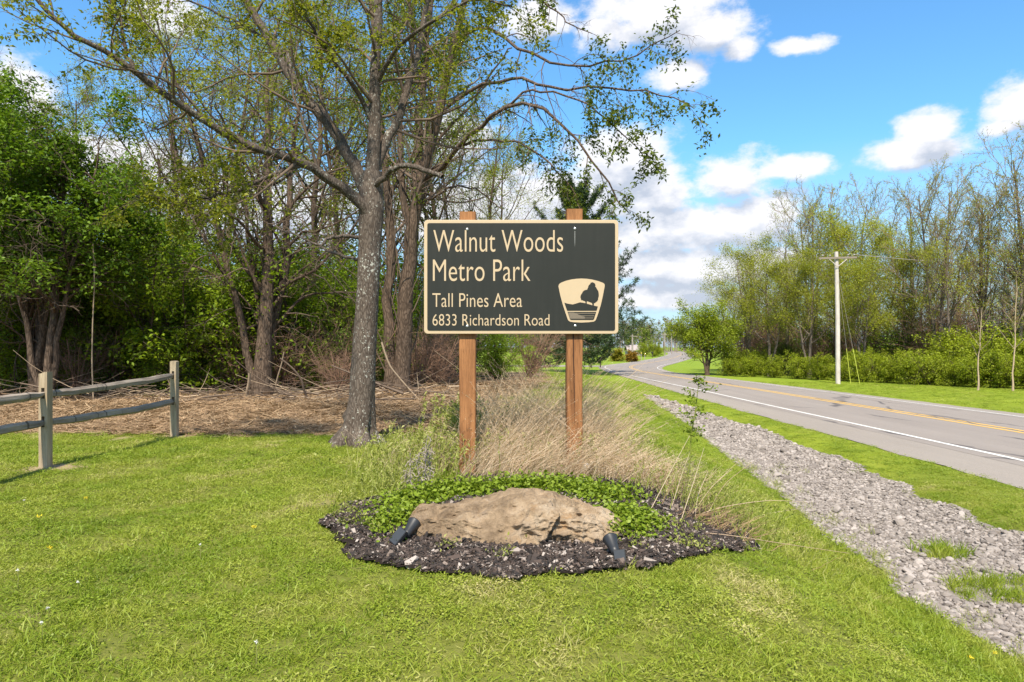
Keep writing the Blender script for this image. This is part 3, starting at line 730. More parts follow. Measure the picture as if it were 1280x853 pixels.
emb = slab('emblem', em(shield), yf - .0062, yf - .0041, M['cream'], sign)
def wob(pts, n, amp, s):
    g = np.random.default_rng(s); out = []
    for i in range(len(pts)):
        a, b = np.array(pts[i]), np.array(pts[(i + 1) % len(pts)])
        for k in range(n): out.append(tuple(a + (b - a) * k / n + g.normal(0, amp, 2)))
    return out
tree_p = [(538, 205), (553, 212), (574, 235), (570, 252), (586, 275), (605, 310), (608, 340), (605, 370), (600, 398), (588, 418), (570, 432), (551, 438), (553, 462), (536, 462), (533, 434), (508, 426), (484, 415),
          (474, 420), (474, 442), (459, 442), (457, 418), (436, 410), (416, 402), (402, 372), (412, 340), (428, 312), (450, 292), (478, 288), (488, 268), (492, 245), (512, 226), (516, 212)][::-1]
slab('tree_silhouette', em(wob(tree_p, 2, 1.6, 3)), yf - .0078, yf - .0063, M['face'], emb)
slab('hill_silhouette', em([(225, 432), (262, 443), (318, 452), (360, 440), (400, 428), (450, 436), (500, 450), (560, 467), (597, 474), (590, 500), (582, 522), (257, 522), (243, 485)][::-1]), yf - .0078, yf - .0063, M['face'], emb)
slab('water_silhouette', em([(261, 534), (579, 534), (553, 618), (540, 624), (300, 624), (288, 616)][::-1]), yf - .0078, yf - .0063, M['face'], emb)
M['water_line'] = plain('water_line', (.22, .175, .12), .6, .1, 30)
for x0, x1, yy_ in ((268, 570, 551), (272, 380, 566), (276, 558, 578), (280, 420, 590), (284, 548, 602)):
    slab('water_line', em([(x0, yy_ - 2.6), (x1, yy_ - 2.6), (x1 - 3, yy_ + 2.6), (x0 + 2, yy_ + 2.6)][::-1]), yf - .0092, yf - .0079, M['water_line'], emb)
slab('reflection', em([(268, 541), (330, 541), (380, 562), (455, 590), (450, 612), (290, 612)][::-1]), yf - .0086, yf - .0079, plain('reflection', (.115, .095, .07), .6), emb)

# ------------------------------------------------------------------ boulder
YB = 4.30
top_px = np.array([(513, 668), (515, 655), (520, 641), (528, 632), (546, 626.5), (586, 624), (606, 623), (621, 620), (640, 615.5), (657, 613), (675, 613.5), (693, 613), (719, 620), (735, 627), (746, 632), (762, 641), (771, 648), (773, 657), (772, 668)])
xw = (top_px[:, 0] - 643) * 1.045 / FPX * (YB + .22) + .003 * YB; zt = CAMZ + (HY - top_px[:, 1]) / FPX * (YB + .22)
nu, nv = 300, 140
u = np.linspace(0, 1, nu)[:, None]; vv = np.linspace(0, 1, nv)[None]
x = xw[0] + (xw[-1] - xw[0]) * u
ztop = np.interp(x, xw, zt); zb = zf(x, np.full_like(x, YB)) - .06
h = ztop - zb
endt = np.sqrt(np.clip(1 - np.abs(2 * u - 1) ** 5, 0, 1)); dep = .33 * endt + .02
# section: up the front face, over the crest, down the back
ang = np.pi * vv
cy = -np.sign(np.cos(ang)) * np.abs(np.cos(ang)) ** .62; sz_ = np.abs(np.sin(ang)) ** .55
Y = YB + .22 + dep * (cy - .05) + .10 * (sz_) - .10; Z = zb + h * sz_
X = x + 0 * vv
P = np.stack([X, Y, Z], -1)
# rock relief: facets, strata and the long split face
s1 = fbm(P, 2.6, 4) - .5; s2 = np.abs(fbm(P + 5, 5.5, 4) - .5); s3 = fbm(P * np.array([1, 1, 2.2]) + 9, 16, 4) - .5; s4 = np.abs(fbm(P + 17, 11, 3) - .5)
s5 = np.abs(fbm(P * np.array([1, 1, 1.6]) + P[..., [2]] * .8 + 31, 8.5, 3) - .5); disp = .12 * s1 - .19 * s2 + .04 * s3 - .12 * s4 - .10 * s5
front = sstep(.62, .38, vv)
pxX = 640 + X / (YB - .05) * FPX; pyZ = HY - (Z - CAMZ) / (YB - .05) * FPX
crack = np.interp(pyZ, [612, 630, 642, 652, 662, 676], [688, 698, 696, 689, 683, 676]) + 3 * (fbm(P, 18, 3) - .5)
left_of = 1 - sstep(-1.2, 1.6, pxX - crack)
disp = disp + front * .075 * (left_of - .5) * sstep(560, 640, pxX)
c2 = np.interp(pyZ, [612, 640, 660, 680], [590, 575, 566, 560]); disp += front * .02 * (sstep(-5, 5, pxX - c2) - .5) * (1 - sstep(640, 700, pxX))
c3 = np.interp(pyZ, [612, 640, 680], [720, 708, 700]); disp += front * .022 * (sstep(-2, 3, pxX - c3) - .5) * sstep(670, 700, pxX)
nrml = np.stack([np.zeros_like(X), cy + 0 * X, sz_ * .5 + 0 * X], -1); nrml = nrm(nrml)
P = P + nrml * disp[..., None] * np.clip(np.sin(np.pi * np.clip(u, .0, 1)) * 4, 0, 1)[..., None] * np.array([0, 1, .5])
P[..., 0] += .03 * s1 + .012 * s3
P[0, :, 1] = P[0, :, 1].mean(); P[-1, :, 1] = P[-1, :, 1].mean()
gk = np.random.default_rng(66)
for _ in range(46):
    # broken faces: shear the surface off along small random planes
    i_, j_ = gk.integers(16, nu - 16), gk.integers(int(nv * .12), int(nv * .72)); p_ = P[i_, j_].copy(); n_ = nrm(nrml[i_, j_] + gk.normal(0, .38, 3) * np.array([1, .6, .8])); dpt = gk.uniform(.004, .014)
    fo = 1 - sstep(.75, 1.0, np.linalg.norm(P - p_, axis=-1) / gk.uniform(.08, .2)); e_ = np.maximum((P - p_) @ n_ + dpt, 0); P = P - n_ * np.minimum(e_, .028)[..., None] * fo[..., None] * .85
P = P + nrml * (.014 * (fbm(P, 30, 4) - .5) - .009 * np.abs(fbm(P + 3, 22, 3) - .5))[..., None]
idx_ = np.arange(nu * nv).reshape(nu, nv); Q = np.stack([idx_[:-1, :-1], idx_[1:, :-1], idx_[1:, 1:], idx_[:-1, 1:]], -1).reshape(-1, 4)
m, nt, p, out = newmat('boulder'); t = NT(nt); o_ = t.coord('Object')
c = t.ramp(t.math('ADD', t.math('MULTIPLY', t.noise(o_, 2.6, 6, .65), .6), t.math('MULTIPLY', t.noise(o_, 13, 6, .7), .4)),
           [(.36, (.13, .087, .052)), (.44, (.22, .155, .095)), (.52, (.315, .225, .14)), (.62, (.42, .325, .225))])
c = t.mix(t.mr(t.noise(o_, 7, 5, .75), .55, .68, 0, .55), c, (.27, .205, .15))
c = t.mix(t.mr(t.noise(o_, 4, 4, .7), .6, .7, 0, .5), c, (.36, .19, .065))
c = t.mix(t.mr(t.noise(o_, 30, 4, .7), .63, .70, 0, .5), c, (.10, .07, .045))
t.l(c, p.inputs['Base Color']); p.inputs['Roughness'].default_value = .9; p.inputs['Specular IOR Level'].default_value = .2
t.bump(t.math('ADD', t.noise(o_, 40, 8, .75), t.math('MULTIPLY', t.noise(o_, 12, 6, .7), 1.6)), 1.0, .02, p); M['boulder'] = m
bo = Vector((0, YB + .2, z1(0, YB + .2)))
b = obj('boulder', quads('boulder', P.reshape(-1, 3) - np.array(bo), Q, m, False), None, bo)
tag(b, 'long low tan sandstone boulder lying on the mulch in front of the sign', 'boulder')

# ------------------------------------------------------------------ spotlights
M['black'] = plain('black_plastic', (.022, .023, .025), .45, .2, 30); M['panel'] = plain('solar_cell', (.04, .045, .052), .55, .15, 40, 0, 0, .15); M['lens'] = plain('lens', (.30, .31, .32), .1)
def spot(base, head, head_to, panel_c, pn, pr, label, ps=(.062, .085)):
    """stake in the mulch, flared lamp head between two points, small solar panel"""
    e = empty('garden_spotlight', base); tag(e, label, 'spotlight', 'solar spotlights aimed at the sign')
    r = lambda v: np.array(Vector(v) - Vector(base))
    a, b = r(head), r(head_to); d = nrm(b - a)
    mb = MB(); mb.tubes(np.array([[0, 0, -.08], [0, 0, .02], (r(head) * .5 + r(panel_c) * .5) * np.array([1, 1, .6]) + np.array([0, 0, .01]), a * .6 + r(panel_c) * .4]), np.array([.006, .012, .012, .012]), 8); obj('stake', mb.mesh('stake', M['black']), e)
    L_ = np.linalg.norm(b - a); mb = MB(); k = np.array([0, .001, .25, .5, .96, 1.0, 1.0, .93]); rr = np.array([.001, .024, .026, .030, .043, .045, .039, .037])
    mb.tubes(a + (b - a) * k[:, None], rr, 20); h_ = obj('lamp_head', mb.mesh('lamp_head', M['black']), e)
    mb = MB(); mb.tubes(a + (b - a) * np.array([.93, .9301])[:, None], np.array([.0372, .0005]), 20); obj('lens', mb.mesh('lens', M['lens']), h_)
    c = r(panel_c); n_ = nrm(np.array(pn, float)); up = nrm(np.array(pr, float) - n_ * np.dot(n_, pr)); s = np.cross(up, n_)
    for nm, w_, l_, o0, o1, mt in (('panel_housing', ps[0], ps[1], -.022, 0, M['black']), ('solar_panel', ps[0] * .9, ps[1] * .92, .0006, .003, M['panel'])):
        V_ = [c + s * w_ * i + up * l_ * j + n_ * o for o in (o0, o1) for i, j in ((-1, -1), (1, -1), (1, 1), (-1, 1))]
        mb = MB(); mb.add(V_, [(0, 3, 2, 1), (4, 5, 6, 7), (0, 1, 5, 4), (1, 2, 6, 5), (2, 3, 7, 6), (3, 0, 4, 7)]); obj(nm, mb.mesh(nm, mt, False), e)
b0 = GP(505.5, 681)
spot(b0, W(506, 671, b0.y - .02), W(518, 653.5, b0.y + .08), W(497, 670, b0.y - .05), (-.45, -.7, .62), (.5, .1, .9), 'black solar spotlight at the left end of the boulder', (.036, .052))
b1 = GP(772, 704)
spot(b1, W(770, 692, b1.y - .0), W(762.5, 673.5, b1.y + .10), W(775, 698.5, b1.y - .05), (-.3, -.8, .35), (-.12, .2, .9), 'black solar spotlight at the right end of the boulder', (.031, .048))
# small pale floodlight lying at the foot of the right-hand post
fb = on(733.5, 6.15); fb.z = W(733, 587, 6.15).z - .02
e = empty('floodlight', fb); tag(e, 'small round white and black light at the foot of the right sign post', 'light')
mb = MB(); k = np.linspace(0, 1, 9); mb.tubes(np.stack([k * .05 - .035, 0 * k - .02, .035 + .03 * (1 - k)], -1), .034 * np.sqrt(np.clip(1 - (1 - k) ** 2, 0, 1)) + .002, 14); obj('lamp_cover', mb.mesh('lamp_cover', plain('white_shell', (.62, .58, .55), .4)), e)
mb = MB(); mb.tubes(np.array([[.0155, -.02, .0345], [.03, -.02, .03], [.042, -.02, .024], [.043, -.02, .0235]]), np.array([.0375, .04, .034, .001]), 14); obj('lamp_base', mb.mesh('lamp_base', M['black']), e)

# ------------------------------------------------------------------ split rail fence
M['fence_post'] = wood('fence_post', (.21, .152, .095), (.43, .345, .23), False); M['rail'] = None
def wood_h(name, a, b):
    m, nt, p, out = newmat(name); t = NT(nt); n1 = t.noise(t.coord('Object', (20, .9, 20)), 1.6, 7, .65); n2 = t.noise(t.coord('Object'), 3, 3)
    c = t.ramp(t.math('ADD', t.math('MULTIPLY', n1, .7), t.math('MULTIPLY', n2, .3)), [(.34, a), (.62, b)])
    st = t.noise(t.coord('Object', (.6, 9, .6)), 1.3, 2); c = t.mix(t.mr(st, .66, .69, 0, .8), c, tuple(q * .3 for q in a))
    t.l(c, p.inputs['Base Color']); p.inputs['Roughness'].default_value = .85; t.bump(n1, .7, .012, p); return m
M['rail'] = wood_h('rail_wood', (.13, .10, .078), (.33, .275, .22))
F0 = Vector((POST_BASES[0][0], POST_BASES[0][1], z1(*POST_BASES[0])))
fence = empty('split_rail_fence', F0); tag(fence, 'weathered grey split rail fence with two rails at the edge of the lawn', 'fence')
tops = [466, 452, None]
for i, (fx, fy) in enumerate(POST_BASES):
    zb_ = z1(fx, fy); zt_ = W(0, tops[i], fy).z if tops[i] else zb_ + 1.0; w_ = .043; zu = zb_ + .77; zl_ = zb_ + .475
    if i == 0: zu, zl_ = W(0, 491.5, fy).z, W(0, 527, fy).z
    if i == 1: zu, zl_ = W(0, 469, fy).z, W(0, 501, fy).z
    mb = MB(); sl = .017; hh = .055
    def bx_(x0, x1, za, zc_):
        n = 5; zs = np.linspace(za, zc_, n); V_ = []
        for z in zs: V_ += [(x0, -w_, z), (x1, -w_, z), (x1, w_, z), (x0, w_, z)]
        V_ = np.array(V_); Q_ = [(0, 3, 2, 1), (4 * n - 4, 4 * n - 3, 4 * n - 2, 4 * n - 1)]
        for k in range(n - 1):
            for j in range(4): Q_.append((4 * k + j, 4 * k + (j + 1) % 4, 4 * k + 4 + (j + 1) % 4, 4 * k + 4 + j))
        mb.add(V_ + np.array([fx, fy, 0]) - np.array(F0), Q_)
    bx_(-w_, -sl, zb_ - .2, zt_); bx_(sl, w_, zb_ - .2, zt_)
    bx_(-sl, sl, zb_ - .2, zl_ - hh); bx_(-sl, sl, zl_ + hh, zu - hh); bx_(-sl, sl, zu + hh, zt_)
    for q in mb.V: q[:, 2] += (q[:, 2] > zt_ - F0.z - .01) * (.010 * np.sin(q[:, 0] * 40 + i))
    if i < 2: obj('post', mb.mesh('post', M['fence_post'], False), fence)
    POST_BASES[i] = (fx, fy, zu, zl_)
def rail(y0, z0, y1, z1_, x, seed):
    g = np.random.default_rng(seed); n = 22; k = np.linspace(0, 1, n); d = np.minimum(np.minimum(k, 1 - k) * 9, 1) ** .7
    prof = np.array([(-.5, -.34), (-.1, -.52), (.42, -.36), (.5, .16), (.15, .5), (-.36, .42)]); V_ = []
    wy = np.cumsum(g.normal(0, .005, n)); wy -= np.linspace(wy[0], wy[-1], n); wz = np.cumsum(g.normal(0, .004, n)); wz -= np.linspace(wz[0], wz[-1], n)
    tw = np.linspace(0, g.uniform(-.7, .7), n)
    for i in range(n):
        s = np.array([.028 + .045 * d[i], .055 + .030 * d[i]]); q = prof * s * (1 + g.normal(0, .03, prof.shape)); ca, sa = math.cos(tw[i]), math.sin(tw[i])
        qx, qz = q[:, 0] * ca - q[:, 1] * sa, q[:, 0] * sa + q[:, 1] * ca
        V_.append(np.stack([x + wy[i] + qx, np.full(6, y0 + (y1 - y0) * k[i]), z0 + (z1_ - z0) * k[i] + wz[i] - .02 * math.sin(math.pi * k[i]) + qz], -1))
    V_ = np.concatenate(V_) - np.array(F0); Q_ = [(i * 6 + j, i * 6 + 6 + j, i * 6 + 6 + (j + 1) % 6, i * 6 + (j + 1) % 6) for i in range(n - 1) for j in range(6)]
    Q_ += [(0, 1, 2, 3), (0, 3, 4, 5), (n * 6 - 6, n * 6 - 3, n * 6 - 4, n * 6 - 5), (n * 6 - 6, n * 6 - 1, n * 6 - 2, n * 6 - 3)]
    obj('rail', quads('rail', V_, Q_, M['rail'], False), fence)
for lv in (2, 3):
    rail(POST_BASES[0][1] + .0, POST_BASES[0][lv] - .01, POST_BASES[1][1] + .04, POST_BASES[1][lv], POST_BASES[0][0] + .004, 70 + lv)
    rail(POST_BASES[2][1], POST_BASES[2][lv] + .02, POST_BASES[0][1] - .003, POST_BASES[0][lv] - .03 + .02, POST_BASES[0][0] - .004, 80 + lv)

# ------------------------------------------------------------------ planting round the sign
g = np.random.default_rng(91)
# low bright green ground cover wrapped round the back of the boulder
cp = [(492, 628), (505, 645), (515, 622), (530, 618), (545, 613), (560, 612), (580, 610), (600, 611), (620, 609), (640, 607), (660, 606), (680, 606), (700, 606), (720, 609), (735, 612),
      (750, 622), (760, 633), (772, 640), (785, 640), (797, 643), (795, 655), (782, 655), (498, 655), (488, 648), (508, 633), (765, 622), (780, 612), (520, 630), (790, 648), (778, 661)]
pos, szs = [], []
for (px, py) in cp:
    q = GP(px, py + 8); k = 480 if 510 < px < 750 else 330
    if 505 < px < 770: q.y = max(q.y, 4.95 + .25 * g.random())
    r = g.normal(0, .11, (k, 2)); h = np.abs(g.normal(0, .03, k)) + .008; h = np.minimum(h, .10)
    X_ = q.x + r[:, 0]; Y_ = q.y + r[:, 1]; hs = np.exp(-(r ** 2).sum(1) / .03)
    pos.append(np.stack([X_, Y_, zf(X_, Y_) + .02 + h * (.4 + hs) * (1.25 if 480 < px < 760 else .9)], -1)); szs.append(g.uniform(.02, .042, k))
V_, Q_ = leaf_cards(np.concatenate(pos), np.concatenate(szs), .7, -.1, .5, .12, g)
tag(obj('ground_cover', quads('ground_cover', V_, Q_, M['cover'])), 'low bright green leafy ground cover hugging the back of the boulder', kind='stuff')
# sparse greyish seedlings in the mulch to the left and small weeds
pos, szs = [], []
for (px, py) in ((418, 652), (432, 660), (446, 655), (440, 645), (460, 662), (450, 634), (470, 668), (425, 645), (497, 682), (648, 683), (800, 668), (766, 668), (776, 673), (795, 690), (870, 668), (858, 678), (850, 686), (825, 655), (880, 660), (560, 690), (630, 700), (845, 664), (865, 690), (885, 690)):
    q = GP(px, py); k = 46; r = g.normal(0, .035, (k, 2)); pos.append(np.stack([q.x + r[:, 0], q.y + r[:, 1], zf(q.x + r[:, 0], q.y + r[:, 1]) + .03 + np.abs(g.normal(0, .025, k))], -1)); szs.append(g.uniform(.015, .034, k))
V_, Q_ = leaf_cards(np.concatenate(pos), np.concatenate(szs), .4, -.3, .4, .12, g)
tag(obj('weed_seedlings', quads('weed_seedlings', V_, Q_, M['weed_green'])), 'scattered small green weeds sprouting through the mulch', kind='stuff')
def strands(n, xy, z0, length, lean, leansd, curve, w, mat, name, label, heads=0, N_=7, headmat=None, hs=(.010, .018)):
    x, y = xy; p0 = np.stack([x, y, z0], -1); L_ = length[:, None]
    d = nrm(np.stack([lean[0] + g.normal(0, leansd, n), lean[1] + g.normal(0, leansd, n), np.ones(n)], -1))
    b = np.stack([curve * (.6 + .8 * g.random(n)) * np.sign(lean[0] + g.normal(0, .25, n)), g.normal(0, .18, n), -np.abs(curve) * g.random(n) * .8], -1)
    ss = np.linspace(0, 1, N_); P = np.stack([p0 + d * L_ * s + b * L_ * s * s for s in ss], 1)
    P[:, 1:-1] += g.normal(0, .008, (n, N_ - 2, 3))
    Wd = w * g.uniform(.6, 1.4, n)[:, None] * np.linspace(1, .35, N_)[None]
    V_, Q_ = ribbons(P, Wd, nrm(g.normal(size=(n, 3)) + np.array([0, 1.5, 0])))
    if heads:
        k = g.random((n, heads)) * .38 + .62; i0 = np.minimum((k * (N_ - 1)).astype(int), N_ - 2); f = k * (N_ - 1) - i0; ii = np.arange(n)[:, None]
        hp = (P[ii, i0] * (1 - f[..., None]) + P[ii, i0 + 1] * f[..., None]).reshape(-1, 3) + g.normal(0, .006, (n * heads, 3))
        V2, Q2 = leaf_cards(hp, g.uniform(hs[0], hs[1], len(hp)), .35, -.1, 0, .05, g); Q_ = np.concatenate([Q_, Q2 + len(V_)]); V_ = np.concatenate([V_, V2])
    o = obj(name, quads(name, V_, Q_, mat)); tag(o, label, kind='stuff'); return o
def box_xy(n, x0, x1, y0, y1): return g.uniform(x0, x1, n), g.uniform(y0, y1, n)
n = 4200; x, y = box_xy(n, -.5, 1.05, 6.35, 8.6); hmax = np.interp(x, [-.5, -.1, .3, .8, 1.0], [.5, .85, .85, .72, .45])
strands(n, (x, y), zf(x, y), hmax * g.uniform(.55, 1.35, n) * (.7 + .6 * vnoise(xy0(x, y), 5)), (.13, -.03), .36, .34, .0018, M['straw'], 'dry_grass', 'tall dry tan grass standing behind and between the sign posts', 11)
n = 900; x, y = box_xy(n, -.5, .7, 5.75, 6.6)
strands(n, (x, y), zf(x, y), g.uniform(.25, .62, n), (.4, -.1), .28, .4, .0017, M['straw'], 'dry_grass', 'tall dry tan grass standing behind and between the sign posts', 5)
n = 2000; x = g.normal(1.08, .25, n); y = g.normal(6.25, .22, n)
strands(n, (x, y), zf(x, y) + .02, g.uniform(.12, .40, n), (.25, -.05), .6, .45, .0017, M['straw'], 'dry_grass', 'flattened dry tan grass slumped to the right of the sign', 6)
n = 170; x = g.normal(1.45, .16, n); y = g.normal(5.0, .1, n)
strands(n, (x, y), zf(x, y) + .015, g.uniform(.08, .3, n), (1.5, -.1), .7, .1, .0022, M['litter_strip'], 'dead_stalks', 'brown dead stalks lying flat at the right end of the mulch', 0)
n = 1300; x = np.concatenate([g.normal(-.82, .30, 700), g.uniform(-.5, 1.6, 600)]); y = np.concatenate([g.normal(7.0, .5, 700), g.uniform(6.2, 8.0, 600)])
strands(n, (x, y), zf(x, y), g.uniform(.15, .48, n), (.08, 0), .18, .18, .0035, M['weed_green'], 'green_weeds', 'yellow green weeds growing up through the dry grass', 8, headmat=None, hs=(.025, .05))
n = 800; x = g.normal(1.7, .38, n); y = g.normal(5.9, .5, n)
strands(n, (x, y), zf(x, y), g.uniform(.12, .42, n), (.15, -.05), .25, .25, .0028, M['weed_green'], 'green_weeds', 'green grass tufts and weeds to the right of the sign', 4, hs=(.02, .035))
n = 240; x = g.normal(-1.0, .2, n); y = g.normal(5.65, .3, n)
strands(n, (x, y), zf(x, y), g.uniform(.1, .3, n), (.0, 0), .3, .3, .0028, M['weed_green'], 'green_weeds', 'pale weeds spreading at the left of the boulder', 6, hs=(.018, .03))
# the yellow green bush of leafy stems left of the left-hand post
n = 120; x = g.normal(-.66, .14, n); y = g.normal(7.5, .2, n)
strands(n, (x, y), zf(x, y), g.uniform(.35, .78, n), (.1, 0), .16, .1, .003, M['weed_green'], 'leafy_stems', 'yellow green leafy stems rising left of the left sign post', 26, hs=(.03, .06))
n = 700; x = g.normal(-.72, .3, n); y = g.normal(6.9, .35, n)
strands(n, (x, y), zf(x, y), g.uniform(.15, .5, n), (.15, 0), .3, .3, .0015, M['straw'], 'dry_grass', 'thin pale dry grass left of the left sign post', 6)
# weeds creeping over the left edge of the gravel
wx, wy = [], []
for _ in range(70):
    y_ = g.uniform(3.6, 14); x_ = np.interp(y_, GLy, GLx) + abs(g.normal(0, .45)) - .1; k_ = 14; wx.append(x_ + g.normal(0, .05, k_)); wy.append(y_ + g.normal(0, .07, k_))
x, y = np.concatenate(wx), np.concatenate(wy); n = len(x)
strands(n, (x, y), zf(x, y), g.uniform(.05, .2, n), (0, 0), .35, .3, .0024, M['weed_green'], 'gravel_weeds', 'sparse pale weeds creeping over the left edge of the gravel', 3, hs=(.012, .025))
# grey dead flower stalks
m_grey = plain('dead_stalk', (.27, .225, .185), .9, .3, 30); mb = MB()
for (px, py, top) in ((527, 622, 545), (531, 620, 556), (522, 625, 565), (538, 618, 560), (515, 628, 575), (512, 622, 588)):
    q = GP(px, py); t_ = W(px + g.normal(0, 5), top, q.y); P = np.array([np.array(q) + (np.array(t_) - np.array(q)) * s + g.normal(0, .006, 3) for s in (0, .25, .5, .75, 1)]); mb.tubes(P, np.array([.005, .0045, .004, .003, .002]), 5)
    for k in range(26):
        s = g.uniform(.35, 1); c = P[0] + (P[-1] - P[0]) * s; d = g.normal(0, .03, 3); mb.tubes(np.array([c, c + d * .6 + np.array([0, 0, .01]), c + d]), np.array([.002, .0016, .005]), 4)
tag(obj('dead_flower_stalk', mb.mesh('dead_flower_stalk', m_grey)), 'grey dead flower stalks in front of the left sign post', 'dead plant')
# long bare stems arching over the lawn on the right
mb = MB()
for pts_ in ([(862, 648), (900, 634), (960, 625), (1010, 628)], [(925, 652), (960, 642), (1000, 636)], [(845, 664), (905, 668), (980, 680), (1062, 692)], [(862, 648), (888, 610), (925, 575)], [(850, 655), (868, 600), (880, 560), (892, 500)][:3], [(838, 640), (850, 600), (862, 566)], [(812, 640), (838, 590), (862, 545)], [(880, 650), (905, 605), (940, 578)], [(868, 655), (872, 620), (885, 590)]):
    b = GP(pts_[0][0], pts_[0][1]); P = np.array([W(px, py, b.y + .05 * i) for i, (px, py) in enumerate(pts_)]); P[0] = b
    kk = np.linspace(0, len(P) - 1, 10); P = np.stack([np.interp(kk, np.arange(len(P)), P[:, c]) for c in range(3)], -1); P[1:-1] = (P[:-2] + 2 * P[1:-1] + P[2:]) / 4; mb.tubes(P, np.linspace(.0035, .0012, 10), 4)
tag(obj('arching_stems', mb.mesh('arching_stems', M['straw'])), 'long thin straw coloured stems arching over the lawn right of the sign', kind='stuff')
# the leafy sapling right of the sign
q = GP(858, 618); q = Vector((on(860, 5.9).x, 5.9, z1(on(860, 5.9).x, 5.9)))
sap = empty('weed_sapling', q); tag(sap, 'thin leafy sapling standing alone to the right of the sign', 'sapling')
path = np.array([np.array(W(px, py, 5.9) - q) for px, py in ((856, 615), (862, 580), (864, 545), (869, 515), (872, 490), (874, 476))]); path[0] = (path[0][0], 0, -.02)
mb = MB(); mb.tubes(path, np.array([.006, .005, .0045, .004, .003, .002]), 6); tw = []
pos = []
for k in range(26):
    s = g.uniform(1.8, 5); i = min(int(s), 4); c = path[i] + (path[i + 1] - path[i]) * (s - i); d = np.array([g.normal(0, .07), g.normal(0, .07), g.uniform(0, .06)]); mb.tubes(np.array([c, c + d * .5 + np.array([0, 0, .01]), c + d]), np.array([.002, .0016, .001]), 4)
    pos += [c + d * f + g.normal(0, .012, 3) for f in np.linspace(.3, 1.1, 12)]
obj('stem', mb.mesh('stem', M['weed_green']), sap); V_, Q_ = leaf_cards(np.array(pos), g.uniform(.022, .045, len(pos)), .6, -.1, .4, .15, g); obj('leaves', quads('leaves', V_, Q_, M['cover']), sap)

# ------------------------------------------------------------------ trees
def resample(P, n):
    P = np.asarray(P, float)
    # Catmull-Rom through the given points
    k = np.linspace(0, len(P) - 1, n); out = []
    for q in k:
        i = min(int(q), len(P) - 2); f = q - i; p0, p1, p2, p3 = P[max(i - 1, 0)], P[i], P[i + 1], P[min(i + 2, len(P) - 1)]
        out.append(.5 * (2 * p1 + (p2 - p0) * f + (2 * p0 - 5 * p1 + 4 * p2 - p3) * f * f + (3 * p1 - p0 - 3 * p2 + p3) * f ** 3))
    return np.array(out)
def grow(P0, R0, specs, g):
    """levels of branches grown one from the other; each level is (P (M,N,3), R (M,N))"""
    lv = [(np.asarray(P0, float), np.asarray(R0, float))]
    for s in specs:
        P, Rr = lv[-1]; M_, N_, _ = P.shape; k = s['k']
        seg = np.linalg.norm(P[:, -1] - P[:, 0], axis=1); chord = np.linalg.norm(np.diff(P, axis=1), axis=2).sum(1)
        t = s.get('t0', .25) + (s.get('t1', 1.0) - s.get('t0', .25)) * (np.arange(k)[None] + g.random((M_, k))) / k
        i = np.minimum((t * (N_ - 1)).astype(int), N_ - 2); f = t * (N_ - 1) - i; m_ = np.arange(M_)[:, None]
        A = P[m_, i]; B = P[m_, i + 1]; st = A + (B - A) * f[..., None]; tg = nrm(B - A)
        pr = Rr[m_, i] * (1 - f) + Rr[m_, i + 1] * f
        az = (np.arange(k)[None] * 2.4 + g.uniform(0, 6.28, (M_, 1)) + g.normal(0, .5, (M_, k)))
        ref = np.where(np.abs(tg[..., 2:3]) < .9, np.array([0, 0, 1.0]), np.array([1.0, 0, 0])); a = nrm(np.cross(tg, ref)); b = np.cross(tg, a)
        side = a * np.cos(az)[..., None] + b * np.sin(az)[..., None]
        if 'flat' in s: side = nrm(side * np.array([1, 1, 1 - s['flat']]))
        an = np.radians(s['ang'] + g.normal(0, s.get('angsd', 10), (M_, k)))[..., None]
        d = nrm(tg * np.cos(an) + side * np.sin(an)).reshape(-1, 3)
        ln = (chord[:, None] * s['ratio'] * (1 - s.get('short', .5) * (t - s.get('t0', .25))) * g.uniform(1 - s.get('lsd', .35), 1 + s.get('lsd', .35), (M_, k))).reshape(-1)
        if 'len' in s: ln = g.uniform(*s['len'], len(ln))
        n = s['n']; p = st.reshape(-1, 3); out = [p]; trop = np.asarray(s.get('trop', (0, 0, 0.0)))
        for j in range(n - 1):
            d = nrm(d + g.normal(0, s.get('wander', .15), d.shape) + trop / (n - 1)); p = p + d * (ln / (n - 1))[:, None]; out.append(p)
        r0 = np.minimum(pr.reshape(-1) * s.get('rr', .6), s.get('rmax', 1)); r0 = np.maximum(r0, s.get('rmin', .003))
        lv.append((np.stack(out, 1), r0[:, None] * np.linspace(1, s.get('tip', .3), n)[None]))
    return lv
def twig_points(lv, per, g, t0=.2, jit=.02):
    P, _ = lv; M_, N_, _ = P.shape; t = g.uniform(t0, 1, (M_, per)); i = np.minimum((t * (N_ - 1)).astype(int), N_ - 2); f = t * (N_ - 1) - i; m_ = np.arange(M_)[:, None]
    return (P[m_, i] * (1 - f[..., None]) + P[m_, i + 1] * f[..., None]).reshape(-1, 3) + g.normal(0, jit, (M_ * per, 3))
